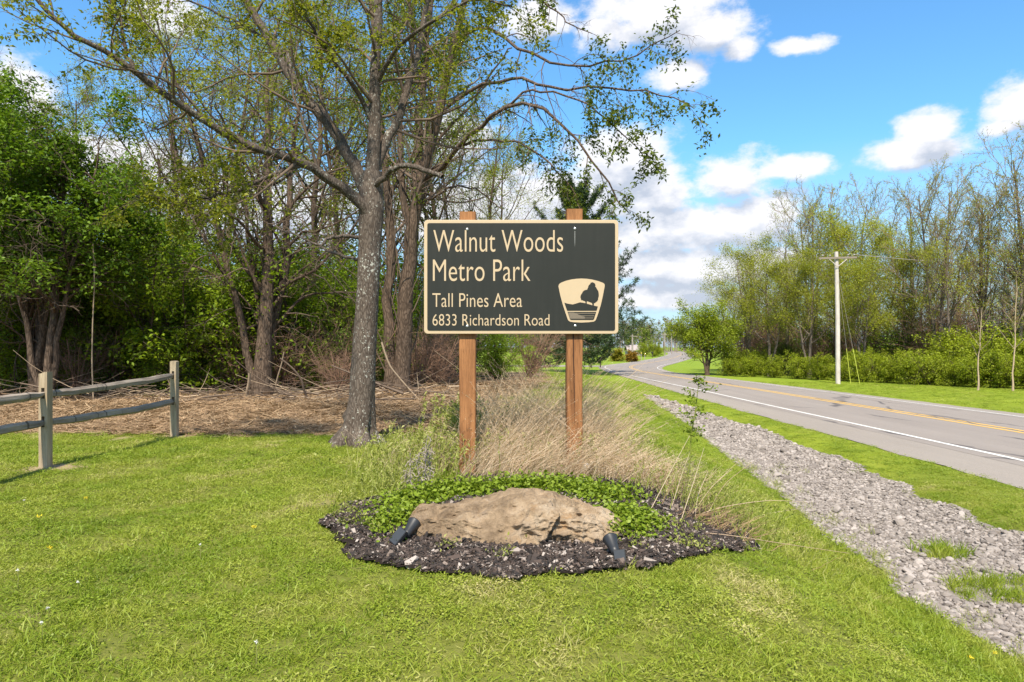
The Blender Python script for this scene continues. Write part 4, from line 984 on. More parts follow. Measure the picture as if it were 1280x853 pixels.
def tree_parts(root, lv, bark, twig, leafm, per, size, g, sides=(9, 6, 4, 3, 3), leaf_lv=(-1,), jit=.03, aspect=.55, droop=.2, trunk_extra=None, trunk_tris=None, keep=None, flat=.4):
    P, Rr = lv[0]
    mb = MB(); mb.tubes(P, Rr, sides[0])
    obj('trunk', mb.mesh('trunk', bark), root)
    mb = MB(); mt = MB()
    for k in range(1, len(lv)): (mb if k < 2 else mt).tubes(*lv[k], sides[min(k, len(sides) - 1)])
    if mb.V: tag(obj('limbs', mb.mesh('limbs', bark), root), kind='stuff')
    if mt.V: tag(obj('twigs', mt.mesh('twigs', twig), root), kind='stuff')
    if per:
        pp = [twig_points(lv[k], per if k == -1 else max(1, per // 2), g, jit=jit) for k in leaf_lv]; pp = np.concatenate(pp)
        if keep is not None: pp = pp[keep(pp)]
        V_, Q_ = leaf_cards(pp, g.uniform(size[0], size[1], len(pp)), aspect, droop, flat, .15, g)
        tag(obj('crown', quads('crown', V_, Q_, leafm), root), kind='stuff')
def trunk_line(h, lean, wob, n, r0, r1, g, flare=1.35):
    k = np.linspace(0, 1, n); w = np.cumsum(g.normal(0, wob, (n, 2)), 0) * (h / n); w[0] = 0
    P = np.stack([lean[0] * h * k + w[:, 0], lean[1] * h * k + w[:, 1], h * k - .15], -1)
    r = r0 + (r1 - r0) * k ** .85; r[0] *= flare; r[1] *= 1 + (flare - 1) * .3
    return P, r
def proto(name, label, cat, trunks, specs, bark, twig, leafm, per, size, seed, **kw):
    g = np.random.default_rng(seed); root = empty(name); tag(root, label, cat)
    Ps, Rs = zip(*[trunk_line(*a, g) for a in trunks]); lv = grow(np.array(Ps), np.array(Rs), specs(g) if callable(specs) else specs, g)
    tree_parts(root, lv, bark, twig, leafm, per, size, g, **kw); return root
USED = set()
def place(pr, pos, rz, s, label, cat='tree', group=None, name=None, sz=None):
    if pr.name in USED: o = copy_tree(pr)
    else: o = pr; USED.add(pr.name)
    o.location = pos; o.rotation_euler = (0, 0, rz); o.scale = (s, s, sz or s); tag(o, label, cat, group); return o

# ---- the big tree by the lawn
g = np.random.default_rng(11)
TB = GP(447, 556); TB = Vector((on(447, 8.85).x, 8.85, z1(on(447, 8.85).x, 8.85)))
bt = empty('shade_tree', TB); tag(bt, 'large grey barked tree with spreading limbs at the lawn edge left of the sign', 'tree')
def L3(pts, n=16):
    """limb axis through photo pixels with a depth offset each, relative to the tree base"""
    P = np.array([np.array(W(px, py, 8.85 + dy)) - np.array(TB) for px, py, dy in pts]); return resample(P, n)
tr = np.array([np.array(W(px, py, 8.85)) - np.array(TB) for px, py in ((446, 566), (446.5, 550), (448, 535), (452, 500), (455, 450), (458, 400), (460.5, 350), (462.5, 300), (464.5, 262), (465, 235), (465.5, 215))])
trp = resample(tr, 60); kz = np.interp(trp[:, 2], tr[:, 2], [33, 28, 19, 15.6, 14.4, 13.6, 13.3, 13.6, 14.6, 13, 11]) / FPX * 8.85
ns = 40; V_, Q_ = tubes(trp, kz, ns); V3 = V_.reshape(60, ns, 3); cen = trp[:, None]; rad = V3 - cen; th = np.arctan2(rad[..., 1], rad[..., 0]); zz = V3[..., 2]
flare = np.exp(-np.clip(zz, 0, None) / .22); lob = 1 + flare * (.28 * np.sin(th * 5 + .6) + .14 * np.sin(th * 9 + 2))
Pn = np.stack([np.cos(th) * 2.2, np.sin(th) * 2.2, zz * 1.1], -1)
bk = np.abs(fbm(Pn * np.array([3, 3, 1.2]) + 3, 1.6, 4) - .5); lob = lob * (1 + .16 * (fbm(Pn, .8, 3) - .5) - .16 * bk + .05)
knob = .06 * np.exp(-(((th - 3.0) / .35) ** 2 + ((zz - .36) / .05) ** 2)); V3 = cen + rad * lob[..., None] + nrm(rad) * knob[..., None]
obj('trunk', quads('trunk', V3.reshape(-1, 3), Q_, M['bark_main']), bt)
limbs = [  # (points with depth offsets, radius start px, end px)
    ([(464, 262, 0), (452, 226, .05), (436, 194, .15), (413, 158, .3), (373, 109, .5), (337, 46, .7), (309, 5, .8), (280, -60, 1.0), (255, -130, 1.1)], 12, 4.0),
    ([(462, 275, -.03), (450, 252, -.1), (430, 238, -.2), (405, 222, -.35), (380, 205, -.5), (323, 186, -.8), (274, 162, -1.0), (211, 123, -1.3), (169, 91, -1.5), (120, 60, -1.7), (70, 28, -1.9), (30, -20, -2.0)], 10.5, 3.0),
    ([(380, 205, -.5), (355, 214, -.6), (334, 221, -.7), (306, 236, -.8), (281, 243, -.9), (250, 250, -1.0), (218, 251, -1.1), (170, 246, -1.2)], 4.2, 1.2),
    ([(465, 235, .05), (466, 200, .1), (467, 160, .15), (469, 105, .2), (472, 40, .25), (474, -20, .3), (476, -120, .35), (470, -230, .4)], 13.5, 3.5),
    ([(466, 222, .05), (474, 196, .2), (485, 172, .3), (497, 150, .4), (511, 104, .6), (522, 65, .7), (531, 30, .8), (540, -40, .9), (548, -130, 1.0)], 9.5, 3.0),
    ([(466, 236, -.05), (476, 226, -.15), (486, 215, -.22), (497, 209.5, -.3), (512, 208.5, -.35), (528, 211.5, -.4), (540, 216, -.42), (553, 221, -.45)], 5.5, 3.6),
    ([(169, 91, -1.5), (160, 75, -1.5), (155, 58, -1.5), (151, 25, -1.5), (140, 5, -1.5), (128, -30, -1.5)], 3.6, 1.8),
    ([(373, 109, .5), (360, 70, .6), (345, 60, .8), (300, 30, 1.0), (262, 12, 1.2), (220, -5, 1.3)], 3.4, 1.3),
    ([(467, 160, .15), (450, 120, 0), (420, 80, -.3), (398, 48, -.6), (380, 10, -.8), (360, -40, -1)], 5.0, 1.6),
    ([(469, 105, .2), (490, 70, 0), (520, 40, -.3), (560, 15, -.6), (600, 0, -.9), (640, 8, -1.0)], 4.5, 1.2),
    ([(458, 316, 0), (445, 326, .4), (425, 318, .8), (400, 308, 1.2), (365, 292, 1.6), (335, 280, 2.0)], 3.2, 1.0),
    ([(459, 300, 0), (440, 297, -.1), (422, 296, -.2), (410, 299, -.3), (402, 308, -.35)], 3.8, 2.0),
]
Pl, Rl = [], []
for pts, a, b in limbs:
    a, b = a * .72, b * .8; P = L3(pts); Pl.append(P); Rl.append(np.linspace(a, b, 16) / FPX * (8.85 + np.linspace(pts[0][2], pts[-1][2], 16))); Rl[-1][0] *= 1.15
    P[1:-1] += g.normal(0, .012, P[1:-1].shape); mb = MB(); mb.tubes(P, Rl[-1], 12)
    obj('limb', mb.mesh('limb', M['bark_limb']), bt)
sel = [0, 1, 2, 3, 4, 6, 7, 8, 9]; Pl, Rl = np.array(Pl), np.array(Rl)
sp1 = dict(k=15, t0=.28, ang=52, angsd=14, ratio=.30, short=.35, n=8, wander=.16, trop=(0, 0, .1), rr=.42, rmax=.022, rmin=.004)
sp2 = dict(k=6, t0=.2, ang=46, ratio=.42, n=6, wander=.17, trop=(0, 0, -.25), rr=.55, rmin=.0026)
sp3 = dict(k=3, t0=.25, ang=42, ratio=.55, n=5, wander=.18, trop=(0, 0, -.6), rr=.7, rmin=.0018)
lv = grow(Pl[sel], Rl[sel], [sp1, sp2, sp3], g)
mb = MB(); mb.tubes(*lv[1], 5); mb.tubes(*lv[2], 4); mb.tubes(*lv[3], 3)
lv2 = grow(Pl[[2, 10]], Rl[[2, 10]], [dict(sp1, k=16, ratio=.22), dict(sp2, k=5)], g)
for q in lv2[1:]: mb.tubes(*q, 3)
obj('twigs', mb.mesh('twigs', M['twig']), bt)
pp = np.concatenate([twig_points(lv[3], 11, g, .1, .035), twig_points(lv[2], 5, g, .3, .035)])
# the young leaves come in clusters, thinner low down
th_ = vnoise(pp, 1.3) + .25 * vnoise(pp + 9, 4); pp = pp[(th_ > .50) | (g.random(len(pp)) < .35)]
pp = pp[(pp[:, 2] > 1.55) & ((pp[:, 2] > 2.3) | (g.random(len(pp)) < .35))]; print('main leaves', len(pp))
V_, Q_ = leaf_cards(pp, g.uniform(.032, .066, len(pp)), .5, .35, .35, .15, g); tag(obj('crown', quads('crown', V_, Q_, M['leaf_main']), bt), kind='stuff')

# ---- the second tree behind it, leaning over the sign
g = np.random.default_rng(12); EY = 19.5
EB = on(498, EY); et = empty('leaning_tree', EB); tag(et, 'dark twin stemmed tree behind the sign, its long drooping branches hanging over the sign', 'tree')
def E3(pts, n=18): return resample(np.array([np.array(W(px, py, EY + dy)) - np.array(EB) for px, py, dy in pts]), n)
stems = [([(488, 492, 0), (487, 450, 0), (486, 420, 0), (485, 370, 0), (488, 310, .1), (487, 260, .2), (482, 210, .4), (476, 150, .6), (470, 80, .9), (462, 0, 1.2), (455, -80, 1.5)], 9, 2.5),
         ([(500, 492, -.1), (502, 450, -.1), (505, 400, -.2), (510, 350, -.2), (515, 300, -.3), (521, 255, -.3), (530, 212, -.4), (546, 150, -.5), (560, 80, -.7), (575, 20, -.9), (590, -50, -1.1)], 13, 3),
         ([(512, 335, -.2), (517, 280, 0), (521, 220, .2), (524, 160, .4), (527, 110, .5), (535, 40, .7), (540, -20, .9), (545, -100, 1)], 7.5, 2.5),
         ([(516, 300, -.2), (505, 250, .1), (500, 190, .4), (505, 120, .6), (515, 60, .8), (512, -10, 1.0)], 5.5, 2)]
arms = [([(530, 225, -.4), (545, 214, -.8), (557, 206, -1.2), (573, 184, -1.8), (600, 160, -2.4), (622, 143, -2.9), (660, 130, -3.4), (700, 150, -3.9), (735, 190, -4.2), (765, 235, -4.4), (786, 266, -4.5)], 5.2, .7),
        ([(560, 90, -.6), (576, 50, -1), (592, 38, -1.5), (624, 42, -2.2), (659, 67, -2.9), (698, 81, -3.5), (743, 83, -4), (782, 74, -4.4), (817, 56, -4.7), (850, 38, -5)], 3.6, .5),
        ([(548, 145, -.5), (580, 118, -1.2), (620, 104, -2.0), (650, 100, -2.6), (680, 108, -3.2), (719, 109, -3.8), (772, 113, -4.4), (810, 114, -4.8), (845, 124, -5.1), (868, 136, -5.3)], 3.4, .5),
        ([(620, 143, -2.9), (650, 118, -3.1), (690, 116, -3.6), (730, 128, -4.1), (760, 150, -4.4), (790, 178, -4.7), (812, 205, -4.9)], 2.2, .5),
        ([(575, 182, -1.8), (610, 175, -2.3), (650, 180, -2.8), (690, 205, -3.3), (715, 240, -3.6), (735, 275, -3.8)], 2.4, .5),
        ([(585, 0, -1), (620, -12, -1.6), (660, -4, -2.2), (690, 10, -2.8), (712, 30, -3.2), (740, 42, -3.6)], 2.2, .5),
        ([(536, 190, .2), (560, 160, .3), (590, 130, .2), (615, 90, 0), (640, 60, -.2)], 3.2, .8),
        ([(521, 255, -.3), (545, 245, -.6), (570, 232, -1.0), (600, 240, -1.3), (628, 262, -1.5)], 2.4, .6)]
for pts, a, b in stems:
    P = E3(pts); P[1:] += g.normal(0, .03, P[1:].shape); a = a * .85; r = np.linspace(a, b, 18) / FPX * EY; r[0] *= 1.3; mb = MB(); mb.tubes(P, r, 12); obj('trunk', mb.mesh('trunk', M['bark_brown']), et)
    arms_ = None
SP = np.array([E3(p) for p, _, _ in stems]); SR = np.array([np.linspace(a, b, 18) / FPX * EY for _, a, b in stems])
AP = np.array([E3(p) for p, _, _ in arms]); AP[:, 1:-1] += g.normal(0, .03, AP[:, 1:-1].shape); AR = np.array([np.linspace(a * .75, b, 18) / FPX * (EY + np.linspace(p[0][2], p[-1][2], 18)) for p, a, b in arms])
for P, r in zip(AP, AR): mb = MB(); mb.tubes(P, r, 8); obj('limb', mb.mesh('limb', M['bark_brown']), et)
mb = MB(); lf = []
lv = grow(AP[:6], AR[:6], [dict(k=15, t0=.35, ang=55, ratio=.13, n=7, wander=.14, trop=(.1, 0, -1.0), rr=.5, rmax=.02, rmin=.006), dict(k=5, t0=.15, ang=40, ratio=.55, n=5, wander=.15, trop=(0, 0, -.9), rr=.6, rmin=.004)], g)
mb.tubes(*lv[1], 4); mb.tubes(*lv[2], 3); lf.append(twig_points(lv[2], 16, g, .1, .07)); lf.append(twig_points(lv[1], 11, g, .3, .07))
lf = [q[(vnoise(q, .9) > .40)] for q in lf]
lv = grow(SP, SR, [dict(k=14, t0=.4, ang=42, ratio=.22, n=8, wander=.16, trop=(0, 0, .3), rr=.4, rmax=.05, rmin=.012), dict(k=7, t0=.2, ang=42, ratio=.4, n=6, wander=.18, trop=(0, 0, -.2), rr=.5, rmin=.006), dict(k=4, t0=.2, ang=40, ratio=.5, n=5, wander=.18, trop=(0, 0, -.5), rr=.6, rmin=.004)], g)
mb.tubes(*lv[1], 5); mb.tubes(*lv[2], 4); mb.tubes(*lv[3], 3); q = twig_points(lv[3], 10, g, .1, .08); lf.append(q[vnoise(q, .8) > .45])
# bare hanging vines
lvv = grow(AP[[0, 4, 6, 7]], AR[[0, 4, 6, 7]], [dict(k=16, t0=.2, t1=.75, ang=80, ratio=.2, n=9, wander=.12, trop=(.0, 0, -2.6), rr=.3, rmax=.01, rmin=.006), dict(k=4, t0=.2, ang=25, ratio=.5, n=5, wander=.14, trop=(0, 0, -.5), rr=.7, rmin=.004)], g)
mb.tubes(*lvv[1], 3); mb.tubes(*lvv[2], 3)
lw = grow(SP, SR, [dict(k=14, t0=.02, t1=.45, ang=14, angsd=6, ratio=.35, n=9, wander=.12, trop=(0, 0, .3), rr=.18, rmax=.022, rmin=.012)], g); mb.tubes(*lw[1], 4)
obj('twigs', mb.mesh('twigs', M['twig']), et)
lf = np.concatenate(lf); print('E leaves', len(lf)); V_, Q_ = leaf_cards(lf, g.uniform(.06, .125, len(lf)), .5, .5, .3, .15, g); tag(obj('crown', quads('crown', V_, Q_, M['leaf_olive']), et), kind='stuff')

# ---- kinds of woodland tree, each built once
def spread(k1, r1, a1, k2, r2, k3, r3, up=.35, t0=.3, droop=-.1, w=.13):
    return [dict(k=k1, t0=t0, ang=a1, angsd=10, ratio=r1, short=.75, n=9, wander=w, trop=(0, 0, up), rr=.5, rmax=.12, rmin=.02),
            dict(k=k2, t0=.2, ang=42, ratio=r2, n=7, wander=w + .03, trop=(0, 0, up * .6), rr=.5, rmin=.010),
            dict(k=k3, t0=.2, ang=40, ratio=r3, n=5, wander=w + .05, trop=(0, 0, droop), rr=.6, rmin=.006)]
airy = proto('woodland_tree', '', 'tree', [(13.5, (.03, 0), .05, 14, .17, .03)], spread(20, .36, 48, 8, .45, 6, .5), M['bark_brown'], M['twig'], M['leaf_yellow'], 15, (.06, .115), 21, jit=.12, keep=lambda p: (vnoise(p, .55) > .40) & (p[:, 2] > 3))
forked = proto('woodland_tree', '', 'tree', [(14, (.12, .02), .06, 14, .16, .03), (13, (-.13, .05), .06, 14, .14, .03)], spread(14, .34, 44, 7, .45, 6, .5), M['bark_brown'], M['twig'], M['leaf_yellow'], 13, (.06, .115), 22, jit=.12, keep=lambda p: (vnoise(p, .5) > .44) & (p[:, 2] > 3))
tangle = proto('vine_tangled_tree', '', 'tree', [(8.5, (.02, 0), .05, 14, .24, .04), (8, (-.25, -.05), .07, 14, .12, .03), (8.5, (.14, .05), .06, 14, .17, .03), (7, (-.1, .15), .09, 14, .1, .02)],
               [dict(k=16, t0=.22, ang=40, angsd=16, ratio=.42, n=10, wander=.2, trop=(0, 0, .1), rr=.42, rmax=.05, rmin=.014), dict(k=7, t0=.1, ang=48, ratio=.45, n=7, wander=.24, trop=(0, 0, -.5), rr=.5, rmin=.007), dict(k=5, t0=.1, ang=45, ratio=.5, n=5, wander=.25, trop=(0, 0, -.7), rr=.6, rmin=.005)],
               M['bark_brown'], M['twig'], M['leaf_olive'], 3, (.06, .11), 23, jit=.05, keep=lambda p: vnoise(p, .6) > .5)
leafy = proto('leafy_tree', '', 'tree', [(6.6, (.05, 0), .08, 12, .13, .03), (6.0, (-.22, .05), .08, 12, .09, .02), (6.2, (.2, -.1), .08, 12, .09, .02)], spread(12, .42, 55, 8, .5, 6, .5, .15, .35, -.3, .16), M['bark_brown'], M['twig'], M['leaf_dark'], 20, (.08, .14), 24, jit=.13, keep=lambda p: (p[:, 2] > 2.6) & (vnoise(p, .8) > .40))
def shrub(seed, leafm, h=2.6, per=9, size=(.05, .1), name='shrub', k=13):
    g_ = np.random.default_rng(seed); tr_ = [(h * g_.uniform(.7, 1.1), (g_.normal(0, .38), g_.normal(0, .38)), .07, 8, .028, .012) for _ in range(k)]
    return proto(name, '', 'shrub', tr_, [dict(k=8, t0=.12, ang=58, angsd=14, ratio=.5, n=6, wander=.17, trop=(0, 0, .1), rr=.6, rmin=.006), dict(k=6, t0=.15, ang=48, ratio=.5, n=5, wander=.18, trop=(0, 0, -.25), rr=.6, rmin=.004)], M['bark_brown'], M['twig'], leafm, per, size, seed, sides=(5, 4, 3), jit=.09, droop=.3)
sh_a = shrub(31, M['leaf_shrub'], 3.0, 17, (.06, .12)); sh_b = shrub(32, M['leaf_shrub'], 2.5, 17, (.06, .12)); sh_d = shrub(33, M['leaf_dark'], 2.8, 14, (.06, .11))
sh_h = shrub(34, M['leaf_hedge'], 2.1, 14, (.07, .15)); sh_i = shrub(35, M['leaf_hedge'], 2.3, 14, (.07, .15))
M['twig_red'] = plain('twig_red', (.24, .145, .095), .9, .35, 5)
_tw = M['twig']; M['twig'] = M['twig_red']; _bk = M['bark_brown']; M['bark_brown'] = M['twig_red']
brush = shrub(36, M['leaf_olive'], 3.2, 0, name='bare_shrub', k=24)
M['twig'] = _tw; M['bark_brown'] = _bk
pi = math.pi
# the tangled tree left of the big tree, and the clump at the far left
place(tangle, on(327, 17.6), .3, 1.0, 'brown multi stemmed tree wrapped in vines, left of the large grey tree', 'tree')
place(tangle, on(48, 16.8), 2.3, .78, 'slender multi stemmed tree at the far left behind the fence', 'tree')
place(tangle, on(205, 25), 4.1, .95, 'bare tangled tree in the shade behind the far fence post', 'tree')
place(leafy, on(58, 15.9), .5, .92, 'dark green leafy tree highest at the far left', 'tree')
place(leafy, on(-60, 16.2), 2.6, 1.02, 'dark green leafy tree cut by the left edge', 'tree')
place(leafy, on(152, 19.5), 4.2, .84, 'lower dark green leafy tree to the right of the tall leafy one', 'tree')
place(leafy, on(-10, 22), 1.6, 1.1, 'dark green leafy tree half hidden behind the one at the far left', 'tree')
DEEP = ('tree with thin young foliage deep in the left woods, merging with its neighbours', 'tree', 'trees deep in the left woods')
for pr, px, Y, rz, s in ((airy, 392, 22, .4, .95), (forked, 268, 24, 1.1, .95), (airy, 225, 27, 2.2, 1.0), (forked, 428, 27, 2.0, 1.0), (airy, 545, 26, 3.3, .95), (forked, 590, 29, .7, .8), (airy, 470, 31, 4.4, 1.05), (airy, 330, 30, 5.3, 1.1),
                         (airy, 90, 31, 1.0, .92), (airy, -60, 27, 2.9, .9), (forked, 510, 36, 2.6, 1.05), (airy, -130, 24, 1.5, .9), (airy, 620, 38, 5.9, .9)):
    place(pr, on(px, Y), rz, s, *DEEP)
# understorey shrubs
SHRL = {236: 'brightest yellow green shrub, beyond the far fence post and left of the vine wrapped tree', 275: 'tall bright green shrub close against the left side of the vine wrapped tree', 180: 'bright green shrub behind the fence, just left of the far fence post',
        385: 'green shrub filling the gap between the vine wrapped tree and the large grey tree', 415: 'tall green shrub close against the left side of the large grey trunk', 130: 'dark green shrub behind the middle of the fence rails', 250: 'small low green shrub at the foot of the brightest shrub, by the sticks',
        300: 'small low dark shrub at the left foot of the vine wrapped tree', 395: 'small low green shrub among the sticks left of the large grey trunk', 110: 'small low dark shrub among the sticks behind the fence', 20: 'dark green shrub between the stems at the far left'}
SHR = ('green understorey shrub in the left woods, merging with its neighbours', 'shrub', 'understorey shrubs of the left woods')
for pr, px, Y, rz, s in ((sh_a, 236, 19.0, .3, 1.2), (sh_a, 180, 18.8, 1.4, 1.2), (sh_b, 30, 18.6, 2.2, .9), (sh_b, 98, 18.5, 4.2, .85), (sh_a, 350, 19.3, 2.9, 1.1), (sh_b, 210, 18.2, .8, .6), (sh_a, 275, 20.5, 2.5, 1.25), (sh_a, 385, 19.8, 3.1, 1.25), (sh_a, 415, 22, 4.4, 1.2), (sh_d, 130, 19.5, 2.2, 1.1), (sh_d, 85, 20, 5.0, 1.15), (sh_d, 20, 20.5, .9, 1.2), (sh_a, -40, 20, 3.6, 1.2), (sh_b, 452, 23, .2, 1.1),
                         (sh_d, 350, 23.5, 5.7, 1.3), (sh_a, 205, 25, 4.0, 1.5), (sh_a, 310, 27, 1.2, 1.6), (sh_d, 400, 26, 3.0, 1.5), (sh_a, 140, 25, 5.5, 1.6), (sh_a, 60, 25, 2.0, 1.6), (sh_d, -20, 26, 4.2, 1.7), (sh_a, 460, 29, 1.8, 1.6), (sh_d, 545, 27, 4.9, 1.1), (sh_b, 250, 19.2, 4.5, .6), (sh_d, 300, 19.6, .6, .6), (sh_d, 200, 31, 1.7, 2.0),
                         (sh_b, 395, 19.4, 2.8, .5), (sh_d, 110, 18.2, 1.9, .55), (sh_d, 430, 20, 3.3, .7), (sh_d, 330, 31, 3.7, 2.1), (sh_a, 60, 31, 4.7, 2.1), (sh_d, 500, 33, 2.2, 1.9), (sh_d, 420, 33, .4, 2.1), (sh_d, -90, 25, .4, 1.8), (sh_d, 570, 34, .9, 1.3)):
    lab = SHRL.get(px)
    place(pr, on(px, Y), rz, s, *((lab, 'shrub', SHR[2]) if lab else SHR))
place(sh_b, on(620, 29), 2.0, .75, 'yellow green shrub seen under the sign right of the left post', 'shrub')
place(brush, on(662, 33), .4, .9, 'bare brown thicket shrub seen under the sign between the posts', 'shrub')
place(brush, on(560, 24), 2.4, .7, 'bare brown thicket shrub left of the left sign post', 'shrub')
place(brush, on(95, 17.4), 1.2, .5, 'bare brown brush pile shrub behind the middle of the fence', 'shrub')
place(brush, on(425, 18.2), 4.0, .42, 'bare brown brush just left of the large grey trunk', 'shrub')

for px, Y, rz, s in ((75, 19.2, 1.9, .75), (140, 18.6, 3.1, .55), (300, 18.9, 2.6, .6), (352, 18.6, 5.2, .62), (400, 19.5, 1.2, .7), (445, 19.8, 3.6, .62), (545, 22, 4.9, .6), (522, 21, 2.2, .5), (10, 22, 5.1, 1.1)):
    place(brush, on(px, Y), rz, s, 'bare reddish brown brush along the edge of the left woods, merging with its neighbours', 'shrub', 'bare brush at the edge of the left woods')

# ---- pine behind the sign
g = np.random.default_rng(14); pb = on(716, 58); pine = empty('pine_tree', pb); tag(pine, 'tall dark pine behind the right end of the sign', 'pine tree')
H = 15.6; tp, rt = trunk_line(H, (.01, 0), .02, 14, .26, .03, g); mb = MB(); mb.tubes(tp, rt, 10); obj('trunk', mb.mesh('trunk', M['bark_brown']), pine)
bp, br = [], []
for k in range(86):
    f = .10 + .88 * (k / 86) ** .95; z = H * f; az_ = k * 2.4 + g.normal(0, .4); L_ = (6.9 * (1 - f) ** .62 + .4) * g.uniform(.65, 1.1) * (.75 if f < .2 else 1); n = 9; s = np.linspace(0, 1, n)
    rise = np.interp(f, [0, .3, .7, 1], [-.16, .0, .35, .8]); zz = z + L_ * (rise * s - .16 * np.sin(s * pi) + .14 * s ** 3); c = np.array([np.interp(z, tp[:, 2], tp[:, 0]), np.interp(z, tp[:, 2], tp[:, 1])])
    bp.append(np.stack([c[0] + np.cos(az_) * L_ * s, c[1] + np.sin(az_) * L_ * s, zz], -1)); br.append(np.linspace(.05 * (1 - f) + .02, .008, n))
lv = grow(np.array(bp), np.array(br), [dict(k=22, t0=.22, ang=48, ratio=.26, short=.7, n=5, wander=.1, trop=(0, 0, .25), rr=.5, rmin=.008, flat=.7)], g)
mb = MB(); mb.tubes(*lv[0], 5); mb.tubes(*lv[1], 3); obj('limbs', mb.mesh('limbs', M['bark_brown']), pine)
tips = np.concatenate([twig_points(lv[1], 6, g, .15, .04), twig_points(lv[0], 8, g, .4, .04)]); nn_ = 9; pos = np.repeat(tips, nn_, 0)
V_, Q_ = leaf_cards(pos, g.uniform(.18, .34, len(pos)), .17, -.25, .1, .02, g); tag(obj('crown', quads('crown', V_, Q_, M['needle']), pine), kind='stuff')

# ---- right hand side of the road
M['leaf_round'] = leafmat('leaf_round', [(0, (.16, .23, .012)), (.5, (.25, .32, .02)), (1, (.35, .40, .04))], .5)
M['leaf_bud'] = leafmat('leaf_bud', [(0, (.22, .25, .02)), (.5, (.33, .36, .03)), (1, (.44, .44, .07))], .5)
M['twig_grey'] = plain('twig_grey', (.25, .18, .13), .9, .3, 5)
BARE = [dict(k=11, t0=.3, ang=36, angsd=9, ratio=.40, short=.6, n=9, wander=.11, trop=(0, 0, .55), rr=.5, rmax=.12, rmin=.03), dict(k=8, t0=.2, ang=38, ratio=.45, n=7, wander=.13, trop=(0, 0, .4), rr=.5, rmin=.018), dict(k=7, t0=.2, ang=38, ratio=.5, n=5, wander=.16, trop=(0, 0, .25), rr=.6, rmin=.012)]
bareA = proto('bare_tree', '', 'tree', [(14, (.02, 0), .04, 14, .24, .05), (13, (.16, .05), .05, 14, .15, .04), (13, (-.15, -.03), .05, 14, .16, .04)], BARE, M['bark_right'], M['twig_grey'], M['leaf_bud'], 6, (.06, .12), 41, jit=.06)
bareB = proto('bare_tree', '', 'tree', [(15.5, (.10, .05), .05, 14, .2, .04), (15, (-.12, 0), .05, 14, .19, .04), (13, (.02, -.1), .05, 14, .13, .03), (12, (.25, .0), .05, 14, .13, .03)], BARE, M['bark_right'], M['twig_grey'], M['leaf_bud'], 6, (.06, .12), 42, jit=.06)
greenT = proto('leafing_tree', '', 'tree', [(11.5, (.06, 0), .07, 14, .2, .04), (11, (-.15, .05), .07, 14, .15, .03)], spread(13, .42, 48, 8, .46, 6, .5, .2, .3, -.1, .15), M['bark_right'], M['twig'], M['leaf_bud'], 14, (.09, .17), 43, jit=.3, keep=lambda p: (vnoise(p, .45) > .27) & (p[:, 2] > 3.4))
greenU = proto('leafing_tree', '', 'tree', [(12, (.02, 0), .06, 14, .2, .04)], spread(16, .42, 52, 8, .46, 6, .5, .15, .35, -.15, .15), M['bark_right'], M['twig'], M['leaf_bud'], 12, (.08, .16), 44, jit=.2, keep=lambda p: (vnoise(p, .5) > .45) & (p[:, 2] > 3.6))
roundT = proto('round_tree', '', 'tree', [(4.4, (.0, 0), .05, 10, .19, .05), (4.0, (-.24, .05), .05, 10, .1, .04), (4.0, (.26, .0), .05, 10, .1, .04)], [dict(k=11, t0=.25, ang=46, ratio=.62, short=.4, n=8, wander=.13, trop=(0, 0, .35), rr=.55, rmax=.06, rmin=.015), dict(k=8, t0=.2, ang=45, ratio=.45, n=6, wander=.15, trop=(0, 0, .1), rr=.5, rmin=.008), dict(k=5, t0=.2, ang=42, ratio=.5, n=5, wander=.17, trop=(0, 0, -.1), rr=.6, rmin=.005)],
               M['bark_brown'], M['twig'], M['leaf_round'], 17, (.10, .19), 45, jit=.2, keep=lambda p: (vnoise(p, .7) > .36) & (p[:, 2] > 1.35))
place(roundT, on(884, 56.5), .4, 1.0, 'round bright green tree alone at the left end of the roadside thicket', 'tree')
